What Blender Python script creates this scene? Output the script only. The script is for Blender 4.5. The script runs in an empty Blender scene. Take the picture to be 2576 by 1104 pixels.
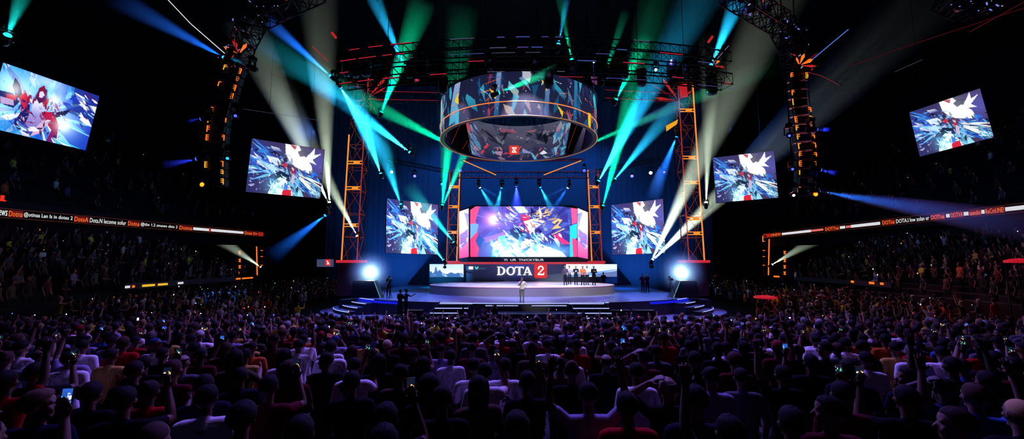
import bpy, bmesh, math, random
import numpy as np
from mathutils import Vector, Matrix, Quaternion
sc = bpy.context.scene
COL = sc.collection
R = math.radians
F = 1000.0
PITCH = math.atan(98/F)
CP, SP = math.cos(PITCH), math.sin(PITCH)
CAM = Vector((-0.9, 0.0, 4.2))
random.seed(7)

# ---------------------------------------------------------------- camera / view
cd = bpy.data.cameras.new('camera'); cam = bpy.data.objects.new('camera', cd); COL.objects.link(cam)
cd.sensor_width = 36; cd.lens = 36*F/2576; cd.clip_end = 400
cam.location = CAM; cam.rotation_euler = (R(90)+PITCH, 0, 0)
sc.camera = cam
sc.view_settings.view_transform = 'Standard'; sc.view_settings.look = 'None'
sc.view_settings.exposure = 0; sc.view_settings.gamma = 1; sc.view_settings.use_curve_mapping = False
sc.cycles.max_bounces = 3; sc.cycles.diffuse_bounces = 2; sc.cycles.glossy_bounces = 2
sc.cycles.transparent_max_bounces = 6; sc.cycles.volume_bounces = 0
sc.cycles.use_denoising = True; sc.cycles.use_adaptive_sampling = True; sc.cycles.adaptive_threshold = .04; sc.cycles.adaptive_min_samples = 12
sc.cycles.caustics_reflective = False; sc.cycles.caustics_refractive = False

def ray(px, py):
    x = (px-1288)/F; u = -(py-552)/F
    return Vector((x, CP-u*SP, SP+u*CP))
def U(px, py, Y):
    d = ray(px, py); return CAM + d*((Y-CAM.y)/d.y)
def UX(px, py, X):                    # point of the sight line on the side plane X
    d = ray(px, py); return CAM + d*((X-CAM.x)/d.x)
def lin(c):
    return tuple((v/255/12.92 if v/255 <= .04045 else ((v/255+.055)/1.055)**2.4) for v in c)

# ---------------------------------------------------------------- materials
MATS = {}
def mat(name, rgb=(80,80,80), rough=.6, metal=0., emit=None, es=1., bump=0., vary=0., scale=6., sample=True, spec=.5):
    if name in MATS: return MATS[name]
    m = bpy.data.materials.new(name); m.use_nodes = True; nt = m.node_tree
    b = nt.nodes['Principled BSDF']; c = lin(rgb)+(1,)
    b.inputs['Base Color'].default_value = c
    b.inputs['Roughness'].default_value = rough; b.inputs['Specular IOR Level'].default_value = spec; b.inputs['Metallic'].default_value = metal
    if emit is not None:
        b.inputs['Emission Color'].default_value = lin(emit)+(1,)
        b.inputs['Emission Strength'].default_value = es
        if not sample: m.cycles.emission_sampling = 'NONE'
    if vary or bump:
        tc = nt.nodes.new('ShaderNodeTexCoord'); n = nt.nodes.new('ShaderNodeTexNoise')
        n.inputs['Scale'].default_value = scale; n.inputs['Detail'].default_value = 3
        nt.links.new(tc.outputs['Object'], n.inputs['Vector'])
        if vary:
            mx = nt.nodes.new('ShaderNodeMix'); mx.data_type = 'RGBA'
            mx.inputs[6].default_value = tuple(v*(1-vary) for v in c[:3])+(1,)
            mx.inputs[7].default_value = tuple(min(1, v*(1+vary)) for v in c[:3])+(1,)
            nt.links.new(n.outputs['Fac'], mx.inputs[0]); nt.links.new(mx.outputs[2], b.inputs['Base Color'])
        if bump:
            bp = nt.nodes.new('ShaderNodeBump'); bp.inputs['Strength'].default_value = bump
            nt.links.new(n.outputs['Fac'], bp.inputs['Height']); nt.links.new(bp.outputs['Normal'], b.inputs['Normal'])
    MATS[name] = m; return m
def glow_mat(name, rgb, s=1., sample=False):
    return mat(name, (10,10,10), .5, 0, rgb, s, sample=sample)
def screen_mat(name, s):
    if name in MATS: return MATS[name]
    m = bpy.data.materials.new(name); m.use_nodes = True; nt = m.node_tree
    b = nt.nodes['Principled BSDF']; b.inputs['Base Color'].default_value = (.004,.004,.004,1); b.inputs['Roughness'].default_value = .9; b.inputs['Specular IOR Level'].default_value = .1
    a = nt.nodes.new('ShaderNodeVertexColor'); a.layer_name = 'Col'
    nt.links.new(a.outputs['Color'], b.inputs['Emission Color']); b.inputs['Emission Strength'].default_value = s
    m.cycles.emission_sampling = 'NONE'
    MATS[name] = m; return m

# ---------------------------------------------------------------- object helpers
def tag(o, label=None, cat=None, group=None, kind=None):
    if label: o['label'] = label
    if cat: o['category'] = cat
    if group: o['group'] = group
    if kind: o['kind'] = kind
    return o
def empty(name, loc, label=None, cat=None, group=None, rz=0.):
    o = bpy.data.objects.new(name, None); COL.objects.link(o); o.location = loc; o.rotation_euler = (0,0,rz)
    o.empty_display_size = .2
    return tag(o, label, cat, group)
def origin(o):
    v = Vector((0,0,0))
    while o is not None: v += o.location; o = o.parent
    return v

class MB:
    def __init__(s): s.v = []; s.f = []; s.m = []
    def add(s, vs, fs, mi=0):
        k = len(s.v); s.v += [Vector(v) for v in vs]
        for f in fs: s.f.append(tuple(i+k for i in f)); s.m.append(mi)
        return s
    def box(s, c, size, mi=0, rot=None):
        c = Vector(c); x, y, z = size[0]/2, size[1]/2, size[2]/2
        vs = [Vector((a*x, b*y, d*z)) for d in (-1,1) for b in (-1,1) for a in (-1,1)]
        if rot is not None: vs = [rot @ v for v in vs]
        return s.add([c+v for v in vs], [(0,2,3,1),(4,5,7,6),(0,1,5,4),(2,6,7,3),(1,3,7,5),(0,4,6,2)], mi)
    def tube(s, p0, p1, r, mi=0, n=6, r1=None):
        p0, p1 = Vector(p0), Vector(p1); d = p1-p0
        if d.length < 1e-6: return s
        q = d.to_track_quat('Z','Y'); r1 = r if r1 is None else r1; vs = []
        for p, rr in ((p0, r), (p1, r1)):
            for k in range(n):
                t = 2*math.pi*k/n; vs.append(p + q @ Vector((rr*math.cos(t), rr*math.sin(t), 0)))
        fs = [(k, (k+1)%n, n+(k+1)%n, n+k) for k in range(n)]
        fs += [tuple(reversed(range(n))), tuple(range(n, 2*n))]
        return s.add(vs, fs, mi)
    def path(s, pts, r, mi=0, n=6):
        for a, b in zip(pts, pts[1:]): s.tube(a, b, r, mi, n)
        return s
    def prism(s, pts, off, mi=0):
        n = len(pts); off = Vector(off); vs = [Vector(p) for p in pts]+[Vector(p)+off for p in pts]
        return s.add(vs, [tuple(reversed(range(n))), tuple(range(n, 2*n))]+[(k, (k+1)%n, n+(k+1)%n, n+k) for k in range(n)], mi)
    def lathe(s, c, prof, q=None, mi=0, n=16):
        c = Vector(c); vs = []; q = q or Quaternion()
        for r, z in prof:
            for k in range(n):
                t = 2*math.pi*k/n; vs.append(c + q @ Vector((r*math.cos(t), r*math.sin(t), z)))
        fs = []
        for i in range(len(prof)-1):
            for k in range(n): fs.append((i*n+k, i*n+(k+1)%n, (i+1)*n+(k+1)%n, (i+1)*n+k))
        if prof[0][0] > 1e-4: fs.append(tuple(reversed(range(n))))
        if prof[-1][0] > 1e-4: fs.append(tuple(range((len(prof)-1)*n, len(prof)*n)))
        return s.add(vs, fs, mi)
    def ell(s, c, r, mi=0, n=14, m=10, q=None):
        c = Vector(c); vs = []; fs = []; q = q or Quaternion()
        for i in range(1, m):
            a = math.pi*i/m
            for k in range(n):
                t = 2*math.pi*k/n
                vs.append(c + q @ Vector((r[0]*math.sin(a)*math.cos(t), r[1]*math.sin(a)*math.sin(t), r[2]*math.cos(a))))
        vs += [c + q @ Vector((0,0,r[2])), c - q @ Vector((0,0,r[2]))]; T = len(vs)-2
        for i in range(m-2):
            for k in range(n): fs.append((i*n+k, (i+1)*n+k, (i+1)*n+(k+1)%n, i*n+(k+1)%n))
        for k in range(n):
            fs.append((T, k, (k+1)%n)); fs.append((T+1, (m-2)*n+(k+1)%n, (m-2)*n+k))
        return s.add(vs, fs, mi)
    def mesh(s, name, mats, smooth=False, off=Vector((0,0,0))):
        me = bpy.data.meshes.new(name); me.from_pydata([tuple(v-off) for v in s.v], [], s.f)
        for m in mats: me.materials.append(m)
        if len(mats) > 1: me.polygons.foreach_set('material_index', s.m)
        if smooth: me.polygons.foreach_set('use_smooth', [True]*len(s.f))
        me.update(); return me
    def build(s, name, mats, parent=None, smooth=False, base=None):
        if not isinstance(mats, (list, tuple)): mats = [mats]
        off = origin(parent) if parent is not None else (Vector(base) if base is not None else Vector((0,0,0)))
        o = bpy.data.objects.new(name, s.mesh(name, mats, smooth, off)); COL.objects.link(o)
        if parent is not None: o.parent = parent
        else: o.location = off
        return o
def bez(p, q, t): return Vector(p)*(1-t)+Vector(q)*t

def box_truss(mb, p0, p1, w, n, r=.03, side=None, mi=0, chords=True):
    """square lattice truss between two points; returns the four chord end pairs"""
    p0, p1 = Vector(p0), Vector(p1); d = (p1-p0).normalized()
    s = (side or Vector((0,1,0))); a = d.cross(s).normalized()*w/2; b = d.cross(a).normalized()*w/2
    cs = [a+b, a-b, -a-b, -a+b]
    for k in range(n+1):
        t = k/n; c = p0.lerp(p1, t)
        for i in range(4): mb.tube(c+cs[i], c+cs[(i+1)%4], r*.6, mi, 4)
        if k < n:
            e = p0.lerp(p1, (k+1)/n)
            for i in range(4):
                j = (i+1)%4
                mb.tube(c+cs[i if k%2 else j], e+cs[j if k%2 else i], r*.6, mi, 4)
    if chords:
        for q in cs: mb.tube(p0+q, p1+q, r, mi, 6)
    return [(p0+q, p1+q) for q in cs]
# ---------------------------------------------------------------- what the screens show: generated abstract colour fields
class Art:
    def __init__(s, w, h, bg):
        s.w, s.h = w, h; s.a = np.zeros((h, w, 3)); s.a[:] = lin(bg)
        s.X, s.Y = np.meshgrid((np.arange(w)+.5)/w, (np.arange(h)+.5)/h)
    def grad(s, c0, c1, ax=0):
        t = (s.X if ax == 0 else s.Y)[..., None]; s.a = np.array(lin(c0))*(1-t)+np.array(lin(c1))*t; return s
    def poly(s, pts, c, al=1., c2=None):
        ins = np.zeros((s.h, s.w), bool); n = len(pts)
        for i in range(n):
            (x0, y0), (x1, y1) = pts[i], pts[(i+1) % n]
            if y0 == y1: continue
            cond = (s.Y < y0) != (s.Y < y1)
            xi = (x1-x0)*(s.Y-y0)/(y1-y0)+x0
            ins ^= cond & (s.X < xi)
        col = np.array(lin(c))
        if c2 is not None:
            ys = [p[1] for p in pts]; t = np.clip((s.Y-min(ys))/(max(ys)-min(ys)+1e-6), 0, 1)[..., None]
            colf = col*(1-t)+np.array(lin(c2))*t
            s.a[ins] = (s.a*(1-al)+colf*al)[ins]
        else: s.a[ins] = s.a[ins]*(1-al)+col*al
        return s
    def glow(s, cx, cy, rx, ry, c, k=1.):
        g = np.exp(-(((s.X-cx)/rx)**2+((s.Y-cy)/ry)**2))*k; s.a += g[..., None]*np.array(lin(c)); return s
    def ray(s, cx, cy, ang, l0, l1, w, c, al=1., asp=1.4):
        ca, sa = math.cos(ang), math.sin(ang)*asp
        px, py = -math.sin(ang)*w, math.cos(ang)*w*asp
        s.poly([(cx+ca*l0, cy+sa*l0), (cx+ca*(l0+l1)/2+px, cy+sa*(l0+l1)/2+py), (cx+ca*l1, cy+sa*l1), (cx+ca*(l0+l1)/2-px, cy+sa*(l0+l1)/2-py)], c, al)
        return s
    def line(s, p, q, w, c, al=1.):
        dx, dy = q[0]-p[0], q[1]-p[1]; L = math.hypot(dx, dy) or 1; nx, ny = -dy/L*w, dx/L*w*s.w/s.h
        return s.poly([(p[0]+nx, p[1]+ny), (q[0]+nx, q[1]+ny), (q[0]-nx, q[1]-ny), (p[0]-nx, p[1]-ny)], c, al)
    def shards(s, rnd, n, box, size, cols, al=(.7, 1.), ang=None):
        for _ in range(n):
            cx = rnd.uniform(box[0], box[2]); cy = rnd.uniform(box[1], box[3]); t = ang if ang is not None else rnd.uniform(0, math.pi)
            t += rnd.uniform(-.5, .5); L = rnd.uniform(*size); w = L*rnd.uniform(.12, .45); k = rnd.choice([3, 4, 4, 5]); pts = []
            for i in range(k):
                a = 2*math.pi*i/k + rnd.uniform(-.4, .4); u, v = L*math.cos(a), w*math.sin(a)
                pts.append((cx+u*math.cos(t)-v*math.sin(t), cy+(u*math.sin(t)+v*math.cos(t))*s.w/s.h))
            s.poly(pts, rnd.choice(cols), rnd.uniform(*al), rnd.choice(cols) if rnd.random() < .4 else None)
        return s

NAVY = (22,24,62); WHITE = (255,255,255); CY = (120,215,245); BL = (45,110,220); RED = (205,35,60)
def art_wing(seed=3, w=170, h=124):
    r = random.Random(seed); A = Art(w, h, (52,46,88)); A.grad((50,52,110), (78,58,92))
    A.glow(.93, .3, .2, .25, (60,90,200), .5).glow(.1, .35, .2, .2, (40,90,220), .5)
    for i in range(26):                                      # radiating streaks
        a = r.choice([r.uniform(.2, .8), r.uniform(2.7, 3.9)]); A.ray(.48, .5, a, .1, r.uniform(.4, .75), r.uniform(.008, .028), r.choice([BL, (70,150,240), CY, (35,60,170)]), .8)
    A.shards(r, 34, (.02,.12,.45,.62), (.03,.11), [(30,90,200), (120,200,245), WHITE, (20,26,70), (60,140,235)], ang=.35)
    A.poly([(.44,-.02), (.62,-.02), (.7,.16), (.83,.36), (.87,.55), (.72,.49), (.6,.42), (.52,.33), (.46,.2)], WHITE)
    A.poly([(.86,.0), (.8,.12), (.72,.25), (.8,.3), (.9,.33), (.84,.24), (.96,.1), (.86,.14)], WHITE)
    A.poly([(.62,.12),(.7,.06),(.78,.1),(.74,.18),(.66,.22)], (48,44,84))
    A.poly([(.2,.28),(.36,.3),(.46,.42),(.34,.44),(.26,.36)], (225,240,255)).poly([(.12,.4),(.34,.44),(.42,.52),(.3,.56)], (190,230,250))
    A.shards(r, 26, (.36,.3,.6,.68), (.03,.09), [(16,20,52), (24,30,80), (10,14,40), (150,190,235)])
    A.poly([(.34,.62),(.44,.5),(.52,.58),(.56,.72),(.5,.8),(.4,.76)], (14,20,56))
    A.poly([(.42,.4),(.48,.37),(.5,.44),(.46,.47)], RED).poly([(.56,.42),(.62,.5),(.58,.62),(.56,.52)], (190,40,70))
    for i in range(16):
        a = r.uniform(.25, .75); A.ray(.56, .52, a, .05, r.uniform(.3, .62), r.uniform(.006, .02), r.choice([CY, (60,130,240), WHITE, (20,30,90)]), .9)
    A.poly([(.28,.98),(.34,.74),(.42,.66),(.5,.7),(.56,.82),(.64,1.0),(.3,1.02)], (235,250,255)).poly([(.6,1.),(.64,.78),(.72,.88),(.76,1.)], (150,225,250))
    A.shards(r, 22, (.24,.66,.66,.98), (.02,.07), [(60,150,215), (20,40,100), WHITE, (120,215,245)])
    A.shards(r, 24, (.03,.68,.3,.98), (.012,.05), [(200,215,250), (30,40,100), (90,130,220), (150,120,190)])
    A.shards(r, 60, (.0,.2,.5,.75), (.012,.06), [(120,190,250), WHITE, (30,60,160), (190,220,250), (24,26,70), (70,140,235)], ang=.4)
    A.shards(r, 50, (.5,.45,1.,.98), (.015,.08), [(40,110,230), (100,200,250), (20,24,70), (60,60,140), (200,230,255)], ang=.9)
    A.shards(r, 40, (.3,.62,.7,1.), (.01,.05), [WHITE, (180,235,250), (30,80,160), (16,22,64)], ang=1.3)
    A.poly([(.43,.3),(.47,.26),(.5,.34),(.45,.38)], (22,26,70)).poly([(.5,.0),(.6,.02),(.58,.1)], (190,50,80)).poly([(.58,.56),(.62,.6),(.6,.82),(.56,.7)], (205,190,225))
    A.glow(.36,.82,.12,.16,(120,220,255),.35).glow(.64,.2,.14,.2,(255,255,255),.15).glow(.2,.45,.16,.1,(60,130,255),.3)
    A.poly([(.47,.9),(.58,.88),(.59,1.01),(.46,1.01)], (225,40,60))
    for i in range(40):
        x, y = r.random(), r.random(); A.poly([(x,y),(x+.012,y+.004),(x+.008,y+.012)], (215,220,250), .9)
    return A.a
def art_burst(seed=5, w=230, h=164):                         # far left screen: crimson and navy folds in a cyan white blaze
    r = random.Random(seed); A = Art(w, h, (25,90,200)); A.grad((30,150,230), (30,60,190))
    for c in ((.1,.25,.1,.25),(.3,.2,.12,.2),(.5,.35,.12,.25),(.68,.62,.16,.25),(.1,.72,.14,.14)): A.glow(*c, (50,190,250), .4)
    for i in range(26):
        A.ray(.42, .55, r.uniform(0, 6.28), .12, r.uniform(.35, .75), r.uniform(.01, .04), r.choice([(60,200,245), (20,70,200), (150,235,255), WHITE, (25,40,150)]), .7)
    for c in ((.27,.32,.12,.22),(.56,.36,.11,.22),(.7,.66,.14,.2),(.08,.3,.1,.2),(.1,.7,.1,.12),(.46,.06,.14,.1)): A.glow(*c, WHITE, .4)
    for c in ((.4,.5,.5,.45),): A.glow(*c, (20,110,230), .25)
    A.poly([(.72,.0),(1.,.0),(1.,.55),(.86,.5),(.74,.3)], (35,40,140), .8)
    A.shards(r, 30, (.72,.05,1.,.6), (.02,.1), [(120,220,255), (50,40,130), WHITE, (30,60,190)], ang=.5)
    # large folds, no figure
    A.poly([(.38,.24),(.42,.16),(.48,.28),(.5,.5),(.4,.62),(.35,.44)], (165,25,60), 1, (90,20,70))
    A.poly([(.4,.22),(.46,.18),(.48,.36),(.42,.4)], (24,28,84)).poly([(.37,.42),(.46,.4),(.5,.52),(.44,.68),(.36,.58)], (235,235,255), 1, (120,130,220))
    A.poly([(.14,.16),(.2,.24),(.26,.42),(.2,.46),(.14,.3)], (20,26,80)).poly([(.6,.5),(.74,.38),(.7,.5),(.6,.6)], (18,24,76))
    A.poly([(.24,.46),(.34,.5),(.36,.72),(.3,.96),(.24,.84),(.28,.62)], (38,26,92), 1, (30,30,110)).poly([(.26,.3),(.33,.46),(.3,.6),(.22,.44)], (215,30,70))
    A.poly([(.46,.56),(.58,.5),(.66,.7),(.68,.98),(.58,1.),(.6,.8),(.5,.66)], (200,25,60), 1, (110,30,110))
    A.poly([(.36,.62),(.5,.62),(.48,.8),(.4,.92),(.34,.86)], (170,150,215), 1, (110,100,190)).poly([(.5,.66),(.56,.7),(.5,.9),(.42,.98),(.44,.86)], (215,175,210))
    A.poly([(.02,.42),(.16,.4),(.24,.5),(.2,.62),(.06,.6)], (34,40,110)).poly([(.06,.5),(.18,.5),(.2,.58),(.08,.6)], (190,165,215)).poly([(.1,.44),(.2,.42),(.2,.5),(.12,.5)], (205,30,70))
    A.shards(r, 30, (.18,.3,.66,.9), (.015,.05), [(24,28,90), (190,30,70), (150,170,240), (235,240,255), (60,30,100)])
    for i in range(14): A.ray(.6, .9, r.uniform(.2, .9), .02, r.uniform(.2, .45), .008, r.choice([WHITE, (90,220,250)]), .8)
    A.shards(r, 70, (.12,.3,.72,.95), (.008,.04), [(24,28,90), (190,30,70), (110,60,140), (170,190,250), (235,240,255), (60,40,120), (40,90,190)], (.7,1.))
    A.shards(r, 30, (.0,.0,.72,.3), (.02,.08), [(150,235,255), (60,180,240), (30,90,200), WHITE], (.4,.8), ang=1.2)
    A.shards(r, 34, (.24,.34,.6,1.), (.02,.07), [(20,22,74), (34,24,84), (150,20,60), (90,20,70), (60,50,140), (190,30,70)], (.8,1.), ang=1.3)
    A.poly([(.38,.2),(.42,.13),(.46,.22),(.47,.36),(.42,.44),(.37,.36)], (150,20,52), 1, (40,30,96)).poly([(.395,.26),(.42,.23),(.45,.28),(.43,.34),(.4,.34)], (225,215,240)).poly([(.36,.48),(.42,.46),(.45,.56),(.42,.68),(.37,.6)], (225,225,255), 1, (110,110,210))
    A.glow(.7,.68,.07,.1,WHITE,.7).glow(.17,.34,.06,.1,WHITE,.6).glow(.55,.3,.05,.08,WHITE,.6)
    A.poly([(.0,.82),(.14,.8),(.3,.92),(.36,1.),(.0,1.)], (60,150,230), .7).shards(r, 12, (.02,.82,.5,1.), (.03,.1), [WHITE, (90,190,245), (30,60,170)], ang=.3)
    return A.a
def art_main(seed=9, w=270, h=132):
    r = random.Random(seed); A = Art(w, h, (60,60,170)); A.grad((92,80,190), (52,50,150))
    for i in range(30): A.ray(.3, .3, r.uniform(0, 6.28), .1, r.uniform(.3, .7), r.uniform(.01, .05), r.choice([(110,90,220), (50,50,160), (70,120,230), (130,110,215)]), .5)
    A.shards(r, 26, (.6,0,.98,.9), (.05,.16), [(52,52,150), (70,80,190), (40,40,120), (90,110,215)], (.4,.8))
    A.poly([(0,0),(.09,0),(.05,.3),(.07,.42),(0,.34)], (235,80,140)).poly([(0,.3),(.08,.36),(.06,.55),(.0,.62)], (120,170,235)).poly([(0,.62),(.07,.5),(.09,.7),(.07,1),(0,1)], (240,70,135), 1, (215,60,120))
    A.poly([(.08,.55),(.13,.66),(.09,.86),(.05,.68)], (50,80,180)).poly([(.13,.62),(.32,.5),(.34,.6),(.15,.72)], (175,105,215), .8)
    A.glow(.2, .25, .07, .13, (235,150,255), .8).glow(.22, .27, .035, .08, WHITE, .9)
    A.poly([(.2,1.),(.22,.72),(.34,.56),(.48,.7),(.56,.64),(.7,.78),(.86,.9),(.9,1.)], (238,250,255)).glow(.3, .85, .14, .2, (90,200,255), .4).glow(.7, .9, .2, .12, (90,210,255), .6)
    A.poly([(.26,.6),(.34,.56),(.38,.78),(.33,.88)], (110,215,240)).poly([(.2,.92),(.26,.84),(.28,1.),(.2,1.)], (70,200,230))
    A.shards(r, 40, (.34,.1,.66,.6), (.02,.07), [(24,30,92), (16,20,66), (150,180,240), (60,80,190), WHITE])
    A.poly([(.36,.42),(.48,.4),(.52,.56),(.44,.66),(.38,.56)], (18,24,80)).poly([(.47,.16),(.56,.2),(.54,.42),(.5,.36)], (220,40,80)).poly([(.5,.3),(.6,.24),(.7,.3),(.62,.42),(.56,.56)], (240,245,255))
    A.poly([(.4,0),(.5,0),(.54,.12),(.46,.14)], (215,235,255)).poly([(.56,0),(.6,.1),(.66,.16),(.58,.18)], (30,34,100))
    for p, q in (((.34,.02),(.44,.16)), ((.36,0),(.42,.14)), ((.62,.1),(.7,.02)), ((.66,.16),(.76,.1)), ((.6,.2),(.74,.18)), ((.58,.28),(.7,.2)), ((.76,.56),(.88,.44))): A.line(p, q, .004, (245,205,130))
    A.poly([(.76,.32),(.82,.24),(.86,.27),(.82,.38),(.85,.42),(.76,.46),(.8,.36)], (240,190,110)).poly([(.79,.34),(.82,.29),(.83,.31),(.8,.38)], (60,50,130))
    A.poly([(.77,.58),(.84,.52),(.87,.64),(.95,.74),(.86,.74),(.82,.66)], (240,55,130)).shards(r, 24, (.42,.6,.7,.9), (.02,.06), [(60,150,220), (24,50,140), (120,215,245), WHITE])
    A.poly([(.34,.86),(.4,.72),(.5,.8),(.46,.96),(.38,1.)], (255,255,255))
    A.shards(r, 90, (.26,.14,.74,.74), (.008,.05), [(26,34,110), (14,18,70), (190,215,255), (80,110,220), WHITE, (120,210,245), (50,60,160)], ang=.6)
    A.shards(r, 60, (.18,.55,.86,1.), (.01,.06), [WHITE, (150,235,250), (60,150,225), (24,50,140), WHITE, (90,200,240)], ang=1.)
    A.shards(r, 12, (.44,.16,.6,.5), (.01,.035), [(225,40,80), (190,30,80), (245,90,120)]).shards(r, 14, (.58,.0,.86,.42), (.01,.05), [(245,205,130), (200,150,90), (40,40,120)], ang=-.6)
    A.glow(.36,.8,.16,.2,(120,220,255),.45).glow(.62,.9,.22,.1,(150,225,255),.5).glow(.3,.3,.12,.16,(190,140,255),.35)
    A.poly([(.94,0),(1.,0),(1.,.28),(.95,.34)], (238,90,150)).poly([(.93,.38),(1.,.3),(1.,.6),(.96,.66),(.98,1),(.93,1)], (40,215,225)).poly([(.95,.6),(1.,.66),(1.,1.),(.96,1.)], (240,70,140))
    return A.a
def art_side(seed, flip=False, w=28, h=128):
    r = random.Random(seed); A = Art(w, h, (150,130,220)); A.grad((190,190,245), (225,80,160), 1)
    A.glow(.45, .28, .5, .22, WHITE, 1.).poly([(.1,.5),(.9,.42),(.8,.7),(.2,.8)], (120,120,215), .8).poly([(.5,.05),(1.,.12),(.9,.4)], (80,110,215), .7)
    A.shards(r, 12, (0,.3,1.,1.), (.1,.4), [(235,90,160), (110,110,210), (200,210,250), (90,160,235)], (.4,.9))
    return A.a[:, ::-1] if flip else A.a
def art_ring(seed=21, w=620, h=78):
    r = random.Random(seed); A = Art(w, h, (30,34,66)); A.grad((26,30,60), (34,38,70), 1)
    A.shards(r, 40, (0,0,1,1), (.01,.04), [(20,50,100), (40,44,84), (22,90,130), (52,48,90)], (.5,.9), ang=1.5)
    A.shards(r, 46, (.0,.0,1.,1.), (.008,.03), [(40,170,205), (60,190,215), (110,160,205), (20,100,160), (205,205,225), (170,60,90), (150,40,70), (190,170,150)], (.6,1.), ang=1.4)
    A.shards(r, 40, (.12,.0,.24,1.), (.01,.03), [(90,200,225), (220,225,240), (190,70,100), (30,120,170), (205,180,160)], (.6,1.), ang=1.4)
    A.shards(r, 40, (.76,.2,.88,1.), (.008,.03), [(90,200,225), (230,230,250), (200,60,80), (40,130,190)], (.7,1.), ang=1.2)
    A.shards(r, 60, (.0,.0,1.,1.), (.012,.045), [(30,120,165), (24,80,130), (60,185,215), (44,50,96), (20,60,110)], (.6,1.), ang=1.45)
    for x0 in (.16,.2,.3,.44,.57,.66,.83): A.poly([(x0,.0),(x0+.012,.0),(x0+.004,1.),(x0-.008,1.)], r.choice([(60,190,220),(120,160,205),(40,140,190)]), .85, (30,90,150))
    A.poly([(.3,.0),(.325,.0),(.305,.9),(.27,.95),(.285,.4)], (150,165,210), 1, (40,170,200)).poly([(.18,.1),(.2,.05),(.215,.5),(.19,.9),(.17,.6)], (205,195,180), 1, (60,180,200))
    for x, y, t in ((.3,.42,1), (.555,.16,0), (.6,.7,0), (.72,.84,2), (.42,.35,0), (.18,.6,0)):
        A.poly([(x,y),(x+.016,y-.18 if t else y+.26),(x+.018,y+.12)] if t != 2 else [(x,y-.2),(x+.02,y-.22),(x+.017,y+.14),(x+.002,y+.12)], (250,205,30))
    for i in range(34):
        x, y = r.uniform(.05,.95), r.uniform(0,1); a = r.uniform(0,6.28); L = r.uniform(.015,.05)
        A.line((x,y), (x+L*math.cos(a), y+L*math.sin(a)*4), .0009, r.choice([(240,110,50), (240,130,60), (200,50,60), (180,220,240)]))
    for i in range(60):
        x, y = r.random(), r.random(); A.poly([(x,y),(x+.002,y+.01),(x+.001,y+.03)], (235,240,255))
    return A.a
def art_bowl(seed=33, w=230, h=110):
    r = random.Random(seed); A = Art(w, h, (62,62,86)); A.grad((84,84,106), (30,34,72), 1)
    A.shards(r, 46, (0,0,1,1), (.04,.16), [(74,74,98), (48,50,78), (96,94,112), (40,42,70), (66,60,88)], (.4,.9))
    A.poly([(.34,.12),(.46,.1),(.5,.2),(.36,.22)], (140,80,100)).poly([(.56,.18),(.66,.12),(.64,.2)], (150,90,105)).poly([(.4,.3),(.5,.2),(.62,.3),(.56,.42),(.46,.4)], (84,80,104))
    for cx in (.3,.7):
        A.shards(r, 12, (cx-.12,.22,cx+.12,.5), (.02,.1), [(18,18,34), (30,30,52), (12,12,26), (110,110,130)], (.8,1.))
    A.shards(r, 22, (0,.1,.14,1.), (.03,.1), [(60,150,180), (90,100,160), (190,70,90), (120,170,200)], (.6,1.), ang=1.3).shards(r, 24, (.84,.1,1.,1.), (.03,.12), [(90,195,215), (60,110,170), (210,70,90), (140,180,205)], (.6,1.), ang=1.7)
    A.shards(r, 34, (.04,.66,.96,1.), (.02,.08), [(150,150,205), (40,110,160), (190,120,120), (210,60,80), (90,180,205), (30,36,90)], (.7,1.))
    A.poly([(.7,.84),(.74,.76),(.78,.86),(.73,.88)], (225,225,240)).poly([(.28,.78),(.36,.76),(.34,.9),(.3,.86)], (170,130,160))
    for i in range(20):
        x, y = r.random(), r.random(); A.poly([(x,y),(x+.014,y+.004),(x+.008,y+.016)], (225,225,240), .9)
    return A.a
def art_sky(seed, w=110, h=44):
    r = random.Random(seed); A = Art(w, h, (230,240,255)); A.grad((185,215,250), (240,248,255), 1)
    for i in range(5):
        y = .05+i*.09; A.line((0, y+r.uniform(0,.06)), (1, y-r.uniform(0,.06)), .004, (120,180,240), .6)
    x = 0; pts = [(0,1.05)]; y = .55
    while x < 1.02: pts.append((x, y+r.uniform(-.1,.1))); x += r.uniform(.03,.07); y = min(.75, max(.5, y+r.uniform(-.07,.07)))
    pts.append((1.02,1.05)); A.poly(pts, (60,105,170)); A.poly([(.14,.6),(.17,.2),(.2,.24),(.24,.62)], (70,110,175))
    A.shards(r, 10, (0,.7,1,1), (.04,.12), [(150,190,235), (80,130,200), (50,90,160)], ang=.4)
    return A.a
def art_road(seed, w=110, h=40):
    r = random.Random(seed); A = Art(w, h, (235,245,255))
    for i in range(14): A.line((.3, r.uniform(.0,.5)), (1., r.uniform(0,.4)), .003, (150,195,240), .6)
    A.poly([(.0,.9),(.4,.66),(.8,.42),(1.,.34),(1.,.46),(.6,.78),(.4,1.),(0,1)], (110,160,220)).poly([(.55,.8),(1.,.5),(1.,1.),(.5,1.)], (90,110,165)).line((.0,.85), (1.,.36), .008, WHITE)
    return A.a

def screen_surface(name, fn, art, m, parent, flipn=False):
    """grid whose points are fn(u,v), u right, v down, coloured from the array"""
    h, w = art.shape[:2]; vs = []; off = origin(parent)
    for j in range(h):
        for i in range(w): vs.append(tuple(fn(i/(w-1), j/(h-1))-off))
    fs = [(j*w+i, (j+1)*w+i, (j+1)*w+i+1, j*w+i+1) for j in range(h-1) for i in range(w-1)]
    me = bpy.data.meshes.new(name); me.from_pydata(vs, [], fs); me.materials.append(m)
    c = me.color_attributes.new('Col', 'FLOAT_COLOR', 'POINT')
    c.data.foreach_set('color', np.dstack([np.clip(art, 0, 1.4), np.ones((h, w))]).astype(np.float32).ravel())
    me.update(); o = bpy.data.objects.new(name, me); COL.objects.link(o); o.parent = parent; return o
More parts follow.
